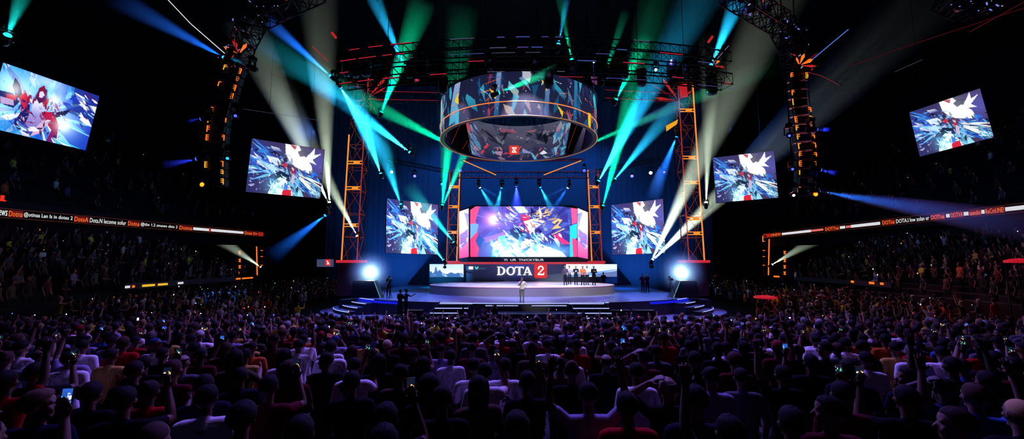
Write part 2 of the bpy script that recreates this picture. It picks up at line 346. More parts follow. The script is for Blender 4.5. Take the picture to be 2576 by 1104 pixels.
# ---------------------------------------------------------------- people
def rotz(v, a): c, s = math.cos(a), math.sin(a); return Vector((v[0]*c-v[1]*s, v[0]*s+v[1]*c, v[2]))
def hand_prims(Wp, d, n, curl=.5, side=1, spread=.13):
    """palm, four unequal bent fingers, thumb from the side of the palm. d: along forearm, n: the way the palm faces"""
    d = d.normalized(); n = (n-d*n.dot(d)).normalized(); s = d.cross(n)*side; P = []
    for k in (-1, -.33, .33, 1): P.append((Wp+s*k*.012, .016, Wp+d*.08+s*k*.029, .012, 1))
    L = {-1: (.034,.024), -.33: (.042,.03), .33: (.046,.032), 1: (.04,.028)}
    for k, (l1, l2) in L.items():
        b = Wp+d*.085+s*k*.031; d1 = (d+s*k*spread+n*curl*.6).normalized(); d2 = (d1+n*curl).normalized()
        P.append((b, .0098, b+d1*l1, .009, 1)); P.append((b+d1*l1, .009, b+d1*l1+d2*l2, .0078, 1))
    b = Wp+d*.03+s*.032; t1 = (d*.6+s*.9+n*.3).normalized(); t2 = (d+s*.2+n*.5).normalized()
    P.append((b, .013, b+t1*.038, .011, 1)); P.append((b+t1*.038, .011, b+t1*.038+t2*.03, .009, 1))
    return P
ARMS = {  # right arm: elbow, wrist, palm direction, curl
 'down': ((.255,-.03,1.11), (.25,.05,.87), (-1,.2,0), .5),
 'clasp': ((.25,.03,1.13), (.09,.23,1.1), (-1,-.3,0), .6),
 'phone': ((.28,.2,1.36), (.2,.3,1.6), (-.3,-1,0), .8),
 'both': ((.24,.2,1.34), (.1,.33,1.56), (-1,-.5,.2), .9),
 'high': ((.25,.1,1.6), (.22,.16,1.86), (0,1,0), .35),
 'cheer': ((.36,.03,1.53), (.33,.08,1.79), (0,1,0), .2),
 'head': ((.35,.12,1.5), (.16,.02,1.66), (-1,-.2,-.2), .5),
 'folded': ((.25,.06,1.12), (.02,.17,1.2), (0,-1,0), .4),
 'reach': ((.24,.22,1.25), (.2,.46,1.34), (-1,0,0), .5),
 'mic': ((.24,.1,1.18), (.07,.2,1.47), (-1,-.4,0), 1.2),
 'hip': ((.32,-.04,1.17), (.19,.03,1.0), (-1,0,0), .5),
}
def body_prims(la, ra, yaw=0., tilt=0., sleeve=.6, jacket=False, seat=False, hands=True):
    P = [];
    C = lambda a, ra_, b, rb, m: P.append((Vector(a), ra_, Vector(b), rb, m))
    C((-.15,0,1.385), .064, (.15,0,1.385), .064, 0)
    prof = ((.93,.07,.098), (1.0,.062,.095), (1.08,.058,.092), (1.18,.068,.098), (1.28,.083,.103), (1.36,.1,.08))
    z = .93
    while z < 1.365:
        for (z0,w0,r0), (z1,w1,r1) in zip(prof, prof[1:]):
            if z0 <= z <= z1: t = (z-z0)/(z1-z0); w = w0+(w1-w0)*t; r = r0+(r1-r0)*t; C((-w,0,z), r, (w,0,z), r, 0); break
        z += .022
    C((0,-.012,1.36), .085, (0,-.005,1.45), .052, 0)
    C((0,-.005,1.42), .052, (0,.012,1.53), .05, 1)
    hb = []
    H = lambda a, ra_, b, rb: hb.append((Vector(a), ra_, Vector(b), rb))
    H((0,-.015,.015), .086, (0,.012,.03), .08); H((0,.03,-.02), .07, (0,.045,-.075), .045); H((-.02,.06,-.09), .026, (.02,.06,-.09), .026)
    H((0,.09,.0), .011, (0,.108,-.03), .015); H((-.045,.075,.025), .014, (.045,.075,.025), .014); H((-.022,.082,-.06), .01, (.022,.082,-.06), .01)
    H((-.05,.06,-.02), .024, (-.04,.07,-.035), .018); H((.05,.06,-.02), .024, (.04,.07,-.035), .018)
    for s in (-1, 1): H((s*.08,-.005,.01), .013, (s*.084,-.012,-.025), .011)
    for a, r0, b, r1 in hb:
        f = lambda v: rotz(Quaternion((1,0,0), tilt) @ v, yaw) + Vector((0,.005,1.61))
        P.append((f(a), r0, f(b), r1, 1))
    for s, arm in ((1, ra), (-1, la)):
        e, w, n, cu = ARMS[arm]; m = Vector((s,1,1)); E_ = Vector(e)*1; E_ = Vector((e[0]*s,e[1],e[2])); W_ = Vector((w[0]*s,w[1],w[2])); N_ = Vector((n[0]*s,n[1],n[2])); S_ = Vector((s*.182,0,1.375))
        sl = S_.lerp(E_, sleeve if not jacket else 1.)
        C(S_, .062, sl, .054, 0); C(S_, .045, E_, .041, 1 if not jacket else 0)
        if jacket: C(E_, .05, E_.lerp(W_, .92), .037, 0)
        C(E_, .041, E_.lerp(W_, .35), .04, 1); C(E_.lerp(W_, .35), .04, W_, .027, 1)
        if hands: P += hand_prims(W_, W_-E_, N_, cu, s)
        else: C(W_, .03, W_+(W_-E_).normalized()*.1, .03, 1)
    for s in (-1, 1):
        C((s*.05,0,.93), .1, (s*.09,0,.86), .098, 2); C((s*.09,0,.86), .092, (s*.1,.012,.48), .062, 2)
        C((s*.1,.012,.48), .06, (s*.105,-.01,.12), .047, 2)
        C((s*.105,-.035,.045), .042, (s*.115,.12,.035), .036, 3)
    return P
def remesh(prims, voxel, smooth, name, ratio=None):
    mb = MB()
    for a, r0, b, r1, m in prims:
        d = b-a; q = d.to_track_quat('Z','Y') if d.length > 1e-5 else Quaternion(); L = d.length; prof = []
        n = 12
        for k in range(0, 5): t = math.pi/2*k/4; prof.append((max(r0*math.sin(t), 1e-5), -r0*math.cos(t)))
        for k in range(0, 5): t = math.pi/2*k/4; prof.append((max(r1*math.cos(t), 1e-5), L+r1*math.sin(t)))
        mb.lathe(a, prof, q, 0, n)
    me = mb.mesh(name, [None]); o = bpy.data.objects.new(name, me); COL.objects.link(o)
    r = o.modifiers.new('r', 'REMESH'); r.mode = 'VOXEL'; r.voxel_size = voxel
    s = o.modifiers.new('s', 'SMOOTH'); s.factor = .5; s.iterations = smooth
    if ratio: dm = o.modifiers.new('d', 'DECIMATE'); dm.ratio = ratio
    dg = bpy.context.evaluated_depsgraph_get(); out = bpy.data.meshes.new_from_object(o.evaluated_get(dg))
    bpy.data.objects.remove(o); bpy.data.meshes.remove(me); out.name = name
    # material of every face from the nearest primitive
    nf = len(out.polygons); c = np.empty(nf*3); out.polygons.foreach_get('center', c); c = c.reshape(-1, 3)
    best = np.full(nf, 1e9); idx = np.zeros(nf, int)
    for a, r0, b, r1, m in prims:
        A_ = np.array(a); D = np.array(b)-A_; dd = D@D+1e-12; t = np.clip((c-A_)@D/dd, 0, 1)
        dist = np.linalg.norm(c-(A_+t[:, None]*D), axis=1)-(r0+(r1-r0)*t)
        k = dist < best; best[k] = dist[k]; idx[k] = m
    out.materials.clear()
    for i in range(4): out.materials.append(None)
    out.polygons.foreach_set('material_index', idx); out.polygons.foreach_set('use_smooth', [True]*nf); out.update()
    return out
def hair_mesh(style):
    """shell over the skull, local to the head centre, face to +Y"""
    mb = MB(); n, m = 28, 20; vs = []; fs = []; rr = random.Random(hash(style) % 99 if False else len(style)*7)
    for i in range(m+1):
        a = math.pi*i/m
        for k in range(n):
            t = 2*math.pi*k/n; d = Vector((math.sin(a)*math.cos(t), math.sin(a)*math.sin(t), math.cos(a)))
            front = d.y; lim = .25 if style != 'bald' else .75
            low = {'short': -.42, 'crop': -.3, 'curly': -.45, 'long': -.5, 'bun': -.45, 'cap': -.05, 'bald': -.4}[style]
            hairline = low + max(0, front+.15)*1.05
            ins = d.z > hairline
            if style == 'bald': ins = (-.35 < d.z < .5) and front < .35
            th = {'short': .012, 'crop': .005, 'curly': .024, 'long': .018, 'bun': .01, 'cap': .013, 'bald': .004}[style]
            g = 1.0+rr.uniform(-1, 1)*(.03 if style in ('short','curly','long') else 0)
            th *= min(1., .25+max(0, d.z-hairline)*2.2) if style not in ('cap', 'bald') else 1.
            R3 = Vector((.077+th, .1+th, .093+th)) if ins else Vector((.07,.085,.08))
            vs.append(Vector((d.x*R3.x, d.y*R3.y-.006, d.z*R3.z+.02))*g)
    for i in range(m):
        for k in range(n): fs.append((i*n+k, (i+1)*n+k, (i+1)*n+(k+1)%n, i*n+(k+1)%n))
    mb.add(vs, fs)
    if style == 'long':
        for x in (-.065,-.035,0,.035,.065): mb.lathe((x,-.065+abs(x)*.4,-.27), [(.012,0),(.03,.06),(.042,.18),(.045,.3),(.02,.36)], None, 0, 10)
    if style == 'bun': mb.ell((0,-.1,.1), (.045,.045,.042))
    if style == 'cap':
        mb.prism([(-.07,.07,.05),(.07,.07,.05),(.065,.13,.045),(.03,.165,.04),(-.03,.165,.04),(-.065,.13,.045)], (0,0,.008)); mb.ell((0,0,.138), (.01,.01,.006), 0, 8, 4)
    me = mb.mesh('hair', [None], True); me.materials.clear(); me.materials.append(None); return me

BODY = {}
def body(key, **kw):
    if key not in BODY: BODY[key] = (remesh(body_prims(kw.pop('la'), kw.pop('ra'), **kw), .0085, 4, 'person'), )
    return BODY[key][0]
POSES = {
 'lowered': dict(la='down', ra='down'), 'clasped': dict(la='clasp', ra='clasp'), 'folded': dict(la='folded', ra='folded'),
 'phone_right': dict(la='down', ra='phone'), 'phone_left': dict(la='phone', ra='down'), 'phone_both': dict(la='both', ra='both'),
 'high_right': dict(la='down', ra='high'), 'high_left': dict(la='high', ra='clasp'), 'cheer': dict(la='cheer', ra='cheer'),
 'head': dict(la='head', ra='down'), 'reach': dict(la='down', ra='reach'), 'look_right': dict(la='down', ra='clasp', yaw=-1.25), 'look_left': dict(la='clasp', ra='down', yaw=1.2),
 'mic': dict(la='hip', ra='mic', jacket=True), 'jacket': dict(la='clasp', ra='clasp', jacket=True), 'jacket_down': dict(la='down', ra='down', jacket=True), 'jacket_folded': dict(la='folded', ra='folded', jacket=True),
}
YAW = {'look_right': -1.25, 'look_left': 1.2}
HAIR = {k: hair_mesh(k) for k in ('short','crop','curly','long','bun','cap','bald')}
def pmat(kind, rgb):
    rough = {'shirt': .95, 'skin': .6, 'trousers': .95, 'shoe': .7, 'hair': .8}[kind]; sp = {'shirt': .08, 'skin': .35, 'trousers': .05, 'shoe': .3, 'hair': .12}[kind]
    return mat('%s_%d_%d_%d' % ((kind,)+tuple(rgb)), tuple(int(v*(.62 if kind == 'skin' else 1)) for v in rgb), rough, 0, bump=.25 if kind == 'shirt' else 0, scale=14, spec=sp)
def person(x, y, z, pose='lowered', shirt=(25,25,30), skin=(170,120,95), trousers=(22,24,34), shoe=(20,20,20), hair='short', haircol=(18,14,12), rz=0., scale=1., label=None, group=None, name='person'):
    me = body(pose, **dict(POSES[pose]))
    o = bpy.data.objects.new(name, me); COL.objects.link(o); o.location = (x, y, z); o.rotation_euler = (0, 0, rz); o.scale = (scale,)*3
    for i, (k, c) in enumerate((('shirt', shirt), ('skin', skin), ('trousers', trousers), ('shoe', shoe))):
        o.material_slots[i].link = 'OBJECT'; o.material_slots[i].material = pmat(k, c)
    tag(o, label, 'person', group)
    if hair:
        h = bpy.data.objects.new('cap' if hair == 'cap' else 'hair', HAIR[hair]); COL.objects.link(h); h.parent = o; h.location = (0,.005,1.61); h.rotation_euler = (0,0,YAW.get(pose, 0))
        h.material_slots[0].link = 'OBJECT'; h.material_slots[0].material = pmat('hair', haircol)
    return o
# ---------------------------------------------------------------- setting
def ground(y): return max(-.35, 1.72-.1*y) if y > 0 else 1.72
blackm = mat('black_steel', (16,16,18), .55, .4)
def slab(name, quads, m, kind='structure', thick=None):
    mb = MB()
    for q in quads: mb.add(q, [(0,1,2,3)])
    o = mb.build(name, m); o['kind'] = kind; return o
floor_m = mat('arena_floor', (30,28,32), .8, vary=.3, scale=1.5)
wall_m = mat('arena_wall', (30,38,60), .95, vary=.3, scale=.5)
mb = MB(); ys = [-4,0,4,8,12,16,20.7,62]
for a, b in zip(ys, ys[1:]):
    mb.add([(-34,a,ground(a)),(34,a,ground(a)),(34,b,ground(b)),(-34,b,ground(b))], [(0,1,2,3)])
mb.build('floor', floor_m)['kind'] = 'structure'
slab('ceiling', [[(-62,-4,31),(-62,62,31),(62,62,31),(62,-4,31)]], mat('ceiling_black', (12,14,20), .95, vary=.3, scale=.4))
slab('wall_back', [[(-62,62,-1),(62,62,-1),(62,62,31),(-62,62,31)]], wall_m)
slab('wall_left', [[(-62,-4,-1),(-62,62,-1),(-62,62,31),(-62,-4,31)]], wall_m)
slab('wall_right', [[(62,-4,-1),(62,62,-1),(62,62,31),(62,-4,31)]], wall_m)
# raked seating on both sides: terraced concrete
stand_m = mat('stand_concrete', (22,22,28), .9, vary=.3, scale=1)
XF = 33.5
def terrace(name, s, x0, z0, x1, z1, n, y0, y1):
    mb = MB(); pr = [(x0, z0-2.2)]
    for k in range(n):
        xa = x0+(x1-x0)*k/n; xb = x0+(x1-x0)*(k+1)/n; z = z0+(z1-z0)*k/(n-1); pr += [(xa, z), (xb, z)]
    pr.append((x1, z0-2.2))
    mb.prism([(s*x, y0, z) for x, z in pr], (0, y1-y0, 0))
    o = mb.build(name, stand_m); o['kind'] = 'structure'; return o
LOWER = (24.0, 1.9, 33.2, 5.0, 11); UPPER = (34.0, 8.0, 58.0, 21.0, 26)
for s in (-1, 1):
    terrace('lower_stand', s, *LOWER, 2, 37); terrace('upper_stand', s, *UPPER, -2, 60)
    # soffit under the ribbon screen
    mb = MB(); mb.box((s*33.9, 28, 7.35), (.7, 57, 1.1)); mb.build('balcony_edge', mat('balcony_black', (12,12,16), .7))['kind'] = 'structure'

# cloth backdrop behind the stage, hung in soft folds
mb = MB(); n = 260; vs = []
for i in range(n+1):
    x = -23.7+47.4*i/n; y = 48.6+.035*math.sin(i*1.7)+.03*math.sin(i*.61)
    vs += [(x, y, -.3), (x, y, 26)]
mb.add(vs, [(2*i, 2*i+2, 2*i+3, 2*i+1) for i in range(n)])
o = mb.build('stage_backdrop', mat('drape_navy', (52,78,120), .95, vary=.15, scale=2), smooth=True)
tag(o, 'dark blue cloth drape hanging across the arena behind the stage', 'curtain')

# ---------------------------------------------------------------- stage
deck_m = mat('deck_gloss', (120,124,140), .28, vary=.12, scale=1.2)
side_m = mat('stage_side', (42,44,52), .5, vary=.15, scale=3)
strip_w = glow_mat('step_edge_light', (176,190,255), 1.15)
def ellipse(cx, cy, a, b, t0, t1, n): return [(cx+a*math.cos(t), cy+b*math.sin(t)) for t in (t0+(t1-t0)*k/n for k in range(n+1))]
DC = 34.0
stage = empty('main_stage', (0, DC, -.35), 'wide dark stage deck with a curved front edge, glossy blue-lit top', 'stage')
def deck(name, pts, z0, z1, mt, ms, parent):
    mb = MB(); n = len(pts)
    vs = [(x, y, z0) for x, y in pts]+[(x, y, z1) for x, y in pts]
    mb.add(vs, [tuple(range(n, 2*n))], 0).add(vs, [(k, (k+1)%n, n+(k+1)%n, n+k) for k in range(n)]+[tuple(reversed(range(n)))], 1)
    return mb.build(name, [mt, ms], parent)
front = ellipse(0, DC, 13.6, 5.9, math.pi, 2*math.pi, 64)
deck('deck', front+[(13.6, 47.5), (-13.6, 47.5)], -.3, 1.1, deck_m, side_m, stage)
ap = ellipse(0, DC, 16.6, 8.2, math.pi, 2*math.pi, 64)
o = deck('apron', ap+[(16.6, 47.5), (-16.6, 47.5)], -.6, 0, mat('apron_top', (120,112,140), .4, vary=.1), side_m, stage)
def edge_strip(name, pts, z, r, m, parent):
    mb = MB(); mb.path([(x, y, z) for x, y in pts], r, 0, 5); return mb.build(name, m, parent)
edge_strip('edge_light', ellipse(0, DC, 16.62, 8.22, R(218), R(322), 50), -.02, .025, glow_mat('apron_edge_pink', (215,120,150), .75), stage)
edge_strip('edge_light', ellipse(0, DC, 13.63, 5.93, R(244), R(296), 40), 1.08, .028, strip_w, stage)
# round riser
riser = empty('round_riser', (0, 36.8, 1.1), 'low round riser in the middle of the stage, pale glossy top and grey rim', 'riser')
rp = ellipse(0, 36.8, 8.4, 4.2, 0, 2*math.pi, 96)[:-1]
deck('platform', rp, 1.1, 1.84, mat('riser_top', (214,206,226), .3, vary=.06, scale=1), mat('riser_side', (92,88,88), .6), riser)
edge_strip('rim_trim', rp+[rp[0]], 1.83, .03, mat('rim_rose', (190,120,130), .4, .3), riser)
# steps: two straight flights at the front, a curved flight at each end
step_m = mat('step_black', (30,32,44), .5)
def flight(px0, px1, lab):
    e = empty('stage_steps', (0,0,0), lab, 'steps')
    x0 = U(px0, 760, 28.6).x; x1 = U(px1, 760, 28.6).x; xm = (x0+x1)/2; e.location = (xm, 28, 0)
    yb = DC-5.9*math.sqrt(1-(xm/13.6)**2)+.1
    for k in range(4):
        z = 1.1-.275*k; mb = MB(); g = .12*(k); mb.box((xm-(.25*k if xm < 0 else -.25*k), yb-.38*k-.19+.05, z/2-.01), (x1-x0, .42 if k else .3, max(.05, z-.02))); st = mb.build('step', step_m, e)
        if k or 1:
            mb = MB(); y = yb-.38*k-.40+.05; xx = xm-(.25*k if xm < 0 else -.25*k)
            mb.box((xx, y, z-.04), (x1-x0, .03, .05)); mb.build('nosing_light', strip_w, st)
    mb = MB()
    for s in (-1, 1):
        xx = x0 if s < 0 else x1; dx = -1.0 if xm < 0 else 1.0
        mb.path([(xx, yb-.1, 1.2), (xx+dx*.9, yb-1.5, .15), (xx+dx*.9, yb-1.5, 0)], .02)
    mb.build('side_rail', mat('rail_steel', (90,95,120), .4, .8), e)
    return e
flight(1108, 1190, 'straight flight of steps with glowing white edges, left of centre at stage front')
flight(1428, 1516, 'straight flight of steps with glowing white edges, right of centre at stage front')
for s, lab in ((-1, 'curved steps with glowing blue edges at the left end of the stage'), (1, 'curved steps with glowing blue edges at the right end of the stage')):
    e = empty('stage_steps', (s*14.5, 31, 0), lab, 'steps')
    for k in range(4):
        z = 1.1-.275*k; a0, a1 = 13.6+.62*(k), 13.6+.62*(k+1); b0, b1 = 5.9+.5*k, 5.9+.5*(k+1)
        th = (R(184), R(214)) if s < 0 else (R(326), R(356))
        if k == 0: a0, a1, b0, b1 = 13.0, 13.72, 5.3, 6.02
        else: a0, a1, b0, b1 = 13.0+.62*k, 13.72+.62*k, 5.3+.5*k, 6.02+.5*k
        o_ = ellipse(0, DC, a1, b1, th[0], th[1], 14); i_ = ellipse(0, DC, a0, b0, th[0], th[1], 14)[::-1]
        st = deck('step', o_+i_, -.02, z+.012, mat('step_top', (90,92,120), .4), step_m, e)
        edge_strip('nosing_light', ellipse(0, DC, a1+.01, b1+.01, th[0]+R(3), th[1], 14), z-.02, .028, strip_w, st)
        if k == 0:
            mb = MB(); p = ellipse(0, DC, a1+.01, b1+.01, th[0]+R(3), th[1]+(R(14) if s < 0 else 0), 14) if s < 0 else ellipse(0, DC, a1+.01, b1+.01, th[0]-R(14), th[1]-R(3), 14)
            for q0, q1 in zip(p, p[1:]): mb.add([(q0[0],q0[1],.86),(q1[0],q1[1],.86),(q1[0],q1[1],1.04),(q0[0],q0[1],1.04)], [(0,1,2,3)])
            mb.build('riser_glow', glow_mat('riser_blue', (20,30,235), .8), st)
# dark block between the flights with a rail of light, and the equipment pit beside it
e = empty('front_block', (0, 27.4, 0), 'low dark block with a flat top between the two straight step flights', 'platform')
mb = MB(); mb.prism([(-2.9,27.9,0),(3.0,27.9,0),(3.6,26.7,0),(-2.6,26.7,0)], (0,0,.56)); mb.build('body', mat('block_dark', (34,36,50), .5, vary=.1), e)
mb = MB(); mb.box((.2,26.7,.57), (5.9,.03,.03)); mb.build('edge_light', glow_mat('block_edge', (90,105,170), .5), e)
for xa, xb in ((-2.9,-1.5),(-1.45,0.3),(.35,2.9)):
    mb = MB(); mb.box(((xa+xb)/2, 28.12, .93), (xb-xa, .03, .05)); mb.build('rail_light', strip_w, e)
# ---------------------------------------------------------------- screens
AW = art_wing(); scr = screen_mat('screen_picture', 1.0); scr_hi = screen_mat('screen_picture_bright', 1.35)
case_m = mat('screen_case', (12,12,14), .5, .3)
def flat_screen(name, c, Ys, art, lab, m=scr, depth=.14, cables=True, cat='screen', group=None):
    """c: tl,tr,br,bl sight lines; Ys: distances of the left and right edge. The panel is a true flat quad."""
    P = [U(*c[0], Ys[0]), U(*c[1], Ys[1]), U(*c[2], Ys[1]), U(*c[3], Ys[0])]
    n = ((P[1]-P[0]).cross(P[3]-P[0])).normalized()
    if n.y < 0: n = -n                                         # away from the camera
    d = ray(*c[2]); P[2] = CAM + d*((P[0]-CAM).dot(n)/d.dot(n))
    ctr = sum(P, Vector())/4; e = empty(name, ctr, lab, cat, group)
    fn = lambda u, v: (P[0]*(1-u)+P[1]*u)*(1-v)+(P[3]*(1-u)+P[2]*u)*v
    screen_surface('display', fn, art, m, e)
    mb = MB(); mb.prism([p+n*.02+(p-ctr).normalized()*.04 for p in P], n*depth); mb.build('housing', case_m, e)
    if cables:
        for p in (P[0]*.8+P[1]*.2, P[0]*.2+P[1]*.8):
            mb = MB(); mb.tube(p+n*.1, (p.x, p.y+n.y*.1, 24), .012, 0, 4); mb.build('hanging_cable', mat('cable', (25,25,28), .6), e)
    return e
flat_screen('hanging_screen', [(8,157),(250,242),(215,378),(-40,318)], (17.5,20), art_burst(), 'big tilted screen with crimson folds in a cyan and white blaze', screen_mat('screen_picture_left', 1.1))
flat_screen('hanging_screen', [(634,348),(816,377),(805,499),(618,482)], (27,29.5), AW, 'tilted hanging screen with white wing picture beside the left cabinet string')
flat_screen('hanging_screen', [(1793,397),(1947,379),(1958,497),(1802,510)], (32,29.5), AW, 'tilted hanging screen with white wing picture beside the right cabinet string')
flat_screen('hanging_screen', [(2287,283),(2465,222),(2500,345),(2314,394)], (22,20), AW, 'steeply tilted screen with white wing picture, nearest on the right')
flat_screen('stage_side_screen', [(973,499),(1102,515),(1101,640),(970,636)], (39,42.5), AW, 'upright screen with white wing picture left of the main stage screen', scr_hi)
flat_screen('stage_side_screen', [(1537,516),(1668,500),(1674,636),(1540,641)], (42.5,39), AW, 'upright screen with white wing picture right of the main stage screen', scr_hi)

# main screen with two angled wings, chamfered top corners
YS = 41.8
e = empty('main_screen', U(1316,650,YS), 'wide main stage screen with blue, pink and white abstract shards', 'screen')
def cham(u, v):
    top = 519+9*max(0, 1-u/.05)+6*max(0, (u-.86)/.14)
    return U(1183+(1452-1183)*u, top+(646-top)*v, YS)
screen_surface('display', cham, art_main(), scr_hi, e)
for (xa, xb, Ya, Yb, ta, tb, ba, bb, sd, fl) in ((1155,1179,40.6,41.6,532,524,650,646,3,False),(1453,1479,41.7,40.7,523,534,646,651,3,True)):
    screen_surface('side_wing', lambda u, v: U(xa+(xb-xa)*u, (ta+(tb-ta)*u)*(1-v)+(ba+(bb-ba)*u)*v, Ya+(Yb-Ya)*u), art_side(sd, fl), scr_hi, e)
mb = MB(); mb.prism([U(1152,530,YS+.35),U(1190,516,YS+.35),U(1442,516,YS+.35),U(1482,531,YS+.35),U(1482,652,YS+.35),U(1152,652,YS+.35)], (0,.3,0)); mb.build('housing', case_m, e)
# curved band with lettering below the screen
white_t = glow_mat('letter_white', (250,248,245), 1.0); red_t = glow_mat('letter_red', (222,44,44), .95)
def txt(s, size, depth=.0):
    c = bpy.data.curves.new('t', 'FONT'); c.body = s; c.size = size; c.extrude = depth; c.resolution_u = 2
    o = bpy.data.objects.new('t', c); COL.objects.link(o); dg = bpy.context.evaluated_depsgraph_get()
    me = bpy.data.meshes.new_from_object(o.evaluated_get(dg)); bpy.data.objects.remove(o); bpy.data.curves.remove(c)
    v = [Vector(x.co) for x in me.vertices]; f = [tuple(p.vertices) for p in me.polygons]; bpy.data.meshes.remove(me)
    x0 = min(p.x for p in v); x1 = max(p.x for p in v); y0 = min(p.y for p in v); y1 = max(p.y for p in v)
    return [((p.x-x0)/(x1-x0), (p.y-y0)/(y1-y0)) for p in v], f
def lettering(name, s, fn, m, parent):
    v, f = txt(s, 1); par = list(range(len(v)))                  # split the line into its words
    def find(i):
        while par[i] != i: par[i] = par[par[i]]; i = par[i]
        return i
    for q in f:
        for i in q[1:]: par[find(i)] = find(q[0])
    isl = {}
    for q in f: isl.setdefault(find(q[0]), []).append(q)
    L = sorted(([min(v[i][0] for q in fs_ for i in q), max(v[i][0] for q in fs_ for i in q), fs_] for fs_ in isl.values()), key=lambda t: t[0]); words_ = []; gap = .24/len(s)
    for a, b, fs_ in L:
        if words_ and a-words_[-1][1] < gap*1.0+.0: words_[-1][1] = max(b, words_[-1][1]); words_[-1][2] += fs_
        else: words_.append([a, b, list(fs_)])
    for a, b, fs_ in words_:
        ids = sorted({i for q in fs_ for i in q}); mp = {i: k for k, i in enumerate(ids)}; mb = MB(); mb.add([fn(*v[i]) for i in ids], [tuple(mp[i] for i in q) for q in fs_]); o = mb.build(name, m, parent)
    return o
def pxrect(x0, y0, x1, y1, Y): return lambda a, b: U(x0+(x1-x0)*a, y1+(y0-y1)*b, Y)
fb = empty('fascia_band', U(1316,656,40), 'dark curved band with small white lettering under the main screen', 'fascia')
mb = MB(); n = 40; vs = []
def bandY(t): return 41.5-1.6*math.sin(math.pi*t)**.6 if 0 < t < 1 else 41.5
for i in range(n+1):
    t = i/n; a = U(1153+327*t, 649, bandY(t)); b = U(1153+327*t, 658.5, bandY(t)); vs += [a, b, a+Vector((0,.25,0)), b+Vector((0,.25,0))]
fs = []
for i in range(n):
    k = 4*i; fs += [(k,k+4,k+5,k+1), (k+2,k+3,k+7,k+6), (k,k+2,k+6,k+4), (k+1,k+5,k+7,k+3)]
mb.add(vs, fs); mb.build('panel', mat('band_navy', (14,24,56), .45), fb)
lettering('lettering', 'YI  UR  TN/CKYBUR', lambda a, b: U(1267+101*a, 656.3-5.4*b, 39.84), white_t, fb)
mb = MB(); vs = []
for i in range(n+1):
    t = i/n; a = U(1120+400*t, 659, bandY(t)-.05); b = U(1120+400*t, 664.5, bandY(t)-.05); vs += [a, b]
mb.add(vs, [(2*i, 2*i+2, 2*i+3, 2*i+1) for i in range(n)])
mb.build('red_ledge', glow_mat('ledge_red', (205,60,72), .8), fb)
# front wall with the big game title
dw = empty('title_wall', U(1330,710,41.3), 'dark wall with large white DOTA lettering and a red square 2', 'sign')
mb = MB(); mb.prism([U(1164,665,41.5),U(1430,665,41.5),U(1500,665,41.5),U(1500,712,41.5),U(1160,712,41.5)], (0,.3,0)); mb.build('panel', mat('title_panel', (96,112,150), .7, vary=.05), dw)
# serif capitals drawn as polygons, unit height
def glyph(mb, polys, x, y, w, h, Y, mi=0):
    for p in polys: mb.prism([U(x+w*a, y+h*(1-b), Y) for a, b in p], (0,.06,0), mi)
def arc(cx, cy, rx, ry, t0, t1, w, n=14, wy=None):
    out = []; wy = wy or w
    for k in range(n):
        a, b = R(t0+(t1-t0)*k/n), R(t0+(t1-t0)*(k+1)/n)
        out.append([(cx+rx*math.cos(a), cy+ry*math.sin(a)), (cx+rx*math.cos(b), cy+ry*math.sin(b)), (cx+(rx-w)*math.cos(b), cy+(ry-wy)*math.sin(b)), (cx+(rx-w)*math.cos(a), cy+(ry-wy)*math.sin(a))])
    return out
GD = [[(.0,1),(.45,1),(.45,.9),(.0,.93)], [(.0,.0),(.0,.08),(.45,.1),(.45,0)], [(.1,.0),(.34,.0),(.32,1),(.12,1)]] + arc(.42,.5,.56,.5,-90,90,.26,16,.12)
GO = arc(.5,.5,.5,.52,0,360,.24,28,.13)
GT = [[(.0,1),(1,1),(1,.86),(.0,.86)], [(.0,.72),(.06,.7),(.14,.88),(.0,.9)], [(1,.72),(.94,.7),(.86,.88),(1,.9)], [(.38,.9),(.62,.9),(.62,.05),(.38,.05)], [(.26,.0),(.74,.0),(.7,.08),(.3,.08)]]
GA = [[(.42,1),(.58,1),(.26,.04),(.12,.04)], [(.42,1),(.6,1),(.95,.04),(.68,.04)], [(.26,.38),(.72,.38),(.76,.27),(.24,.27)], [(.0,.0),(.36,.0),(.36,.07),(.04,.07)], [(.58,.0),(1.02,.0),(.98,.07),(.6,.07)]]
G2 = arc(.5,.68,.4,.32,-15,175,.2,14,.14) + [[(.88,.6),(.68,.66),(.08,.14),(.06,.0)], [(.06,.0),(.92,.0),(.96,.3),(.88,.3),(.84,.16),(.1,.17)], [(.1,.7),(.3,.74),(.28,.6),(.14,.6)]]
for g, x, w, nm in ((GD,1250,22,'D'),(GO,1273.5,22.5,'O'),(GT,1295,23,'T'),(GA,1314.5,24.5,'A')):
    mb = MB(); glyph(mb, g, x, 670.5, w, 21.5, 41.4); mb.build('letter', white_t, dw)
mb = MB(); c0 = [(1347,663),(1373,663),(1376.5,666),(1376.5,696),(1373,699.5),(1347,699.5),(1344,696),(1344,666)]
mb.prism([U(a, b, 41.42) for a, b in c0], (0,.07,0)); sq = mb.build('red_square', red_t, dw)
mb = MB(); glyph(mb, G2, 1351, 668, 19, 24, 41.34); mb.build('numeral', white_t, sq)
mb = MB(); mb.prism([U(1179,670,41.42),U(1190,670,41.42),U(1190,677.5,41.42),(U(1179,677.5,41.42))], (0,.05,0)); mb.build('white_logo', white_t, dw)
mb = MB(); glyph(mb, [[(0,1),(.25,.9),(.5,.4),(.75,.95),(1,.8),(.8,.3),(.5,0),(.2,.3)]], 1194, 669.5, 10, 8.5, 41.4); mb.build('teal_logo', glow_mat('logo_teal', (110,225,225), .9), dw)
lettering('lettering', 'comitech', pxrect(1204,672,1224,677,41.42), glow_mat('logo_dim', (70,130,160), .7), dw)
r_ = random.Random(4); mb = MB()
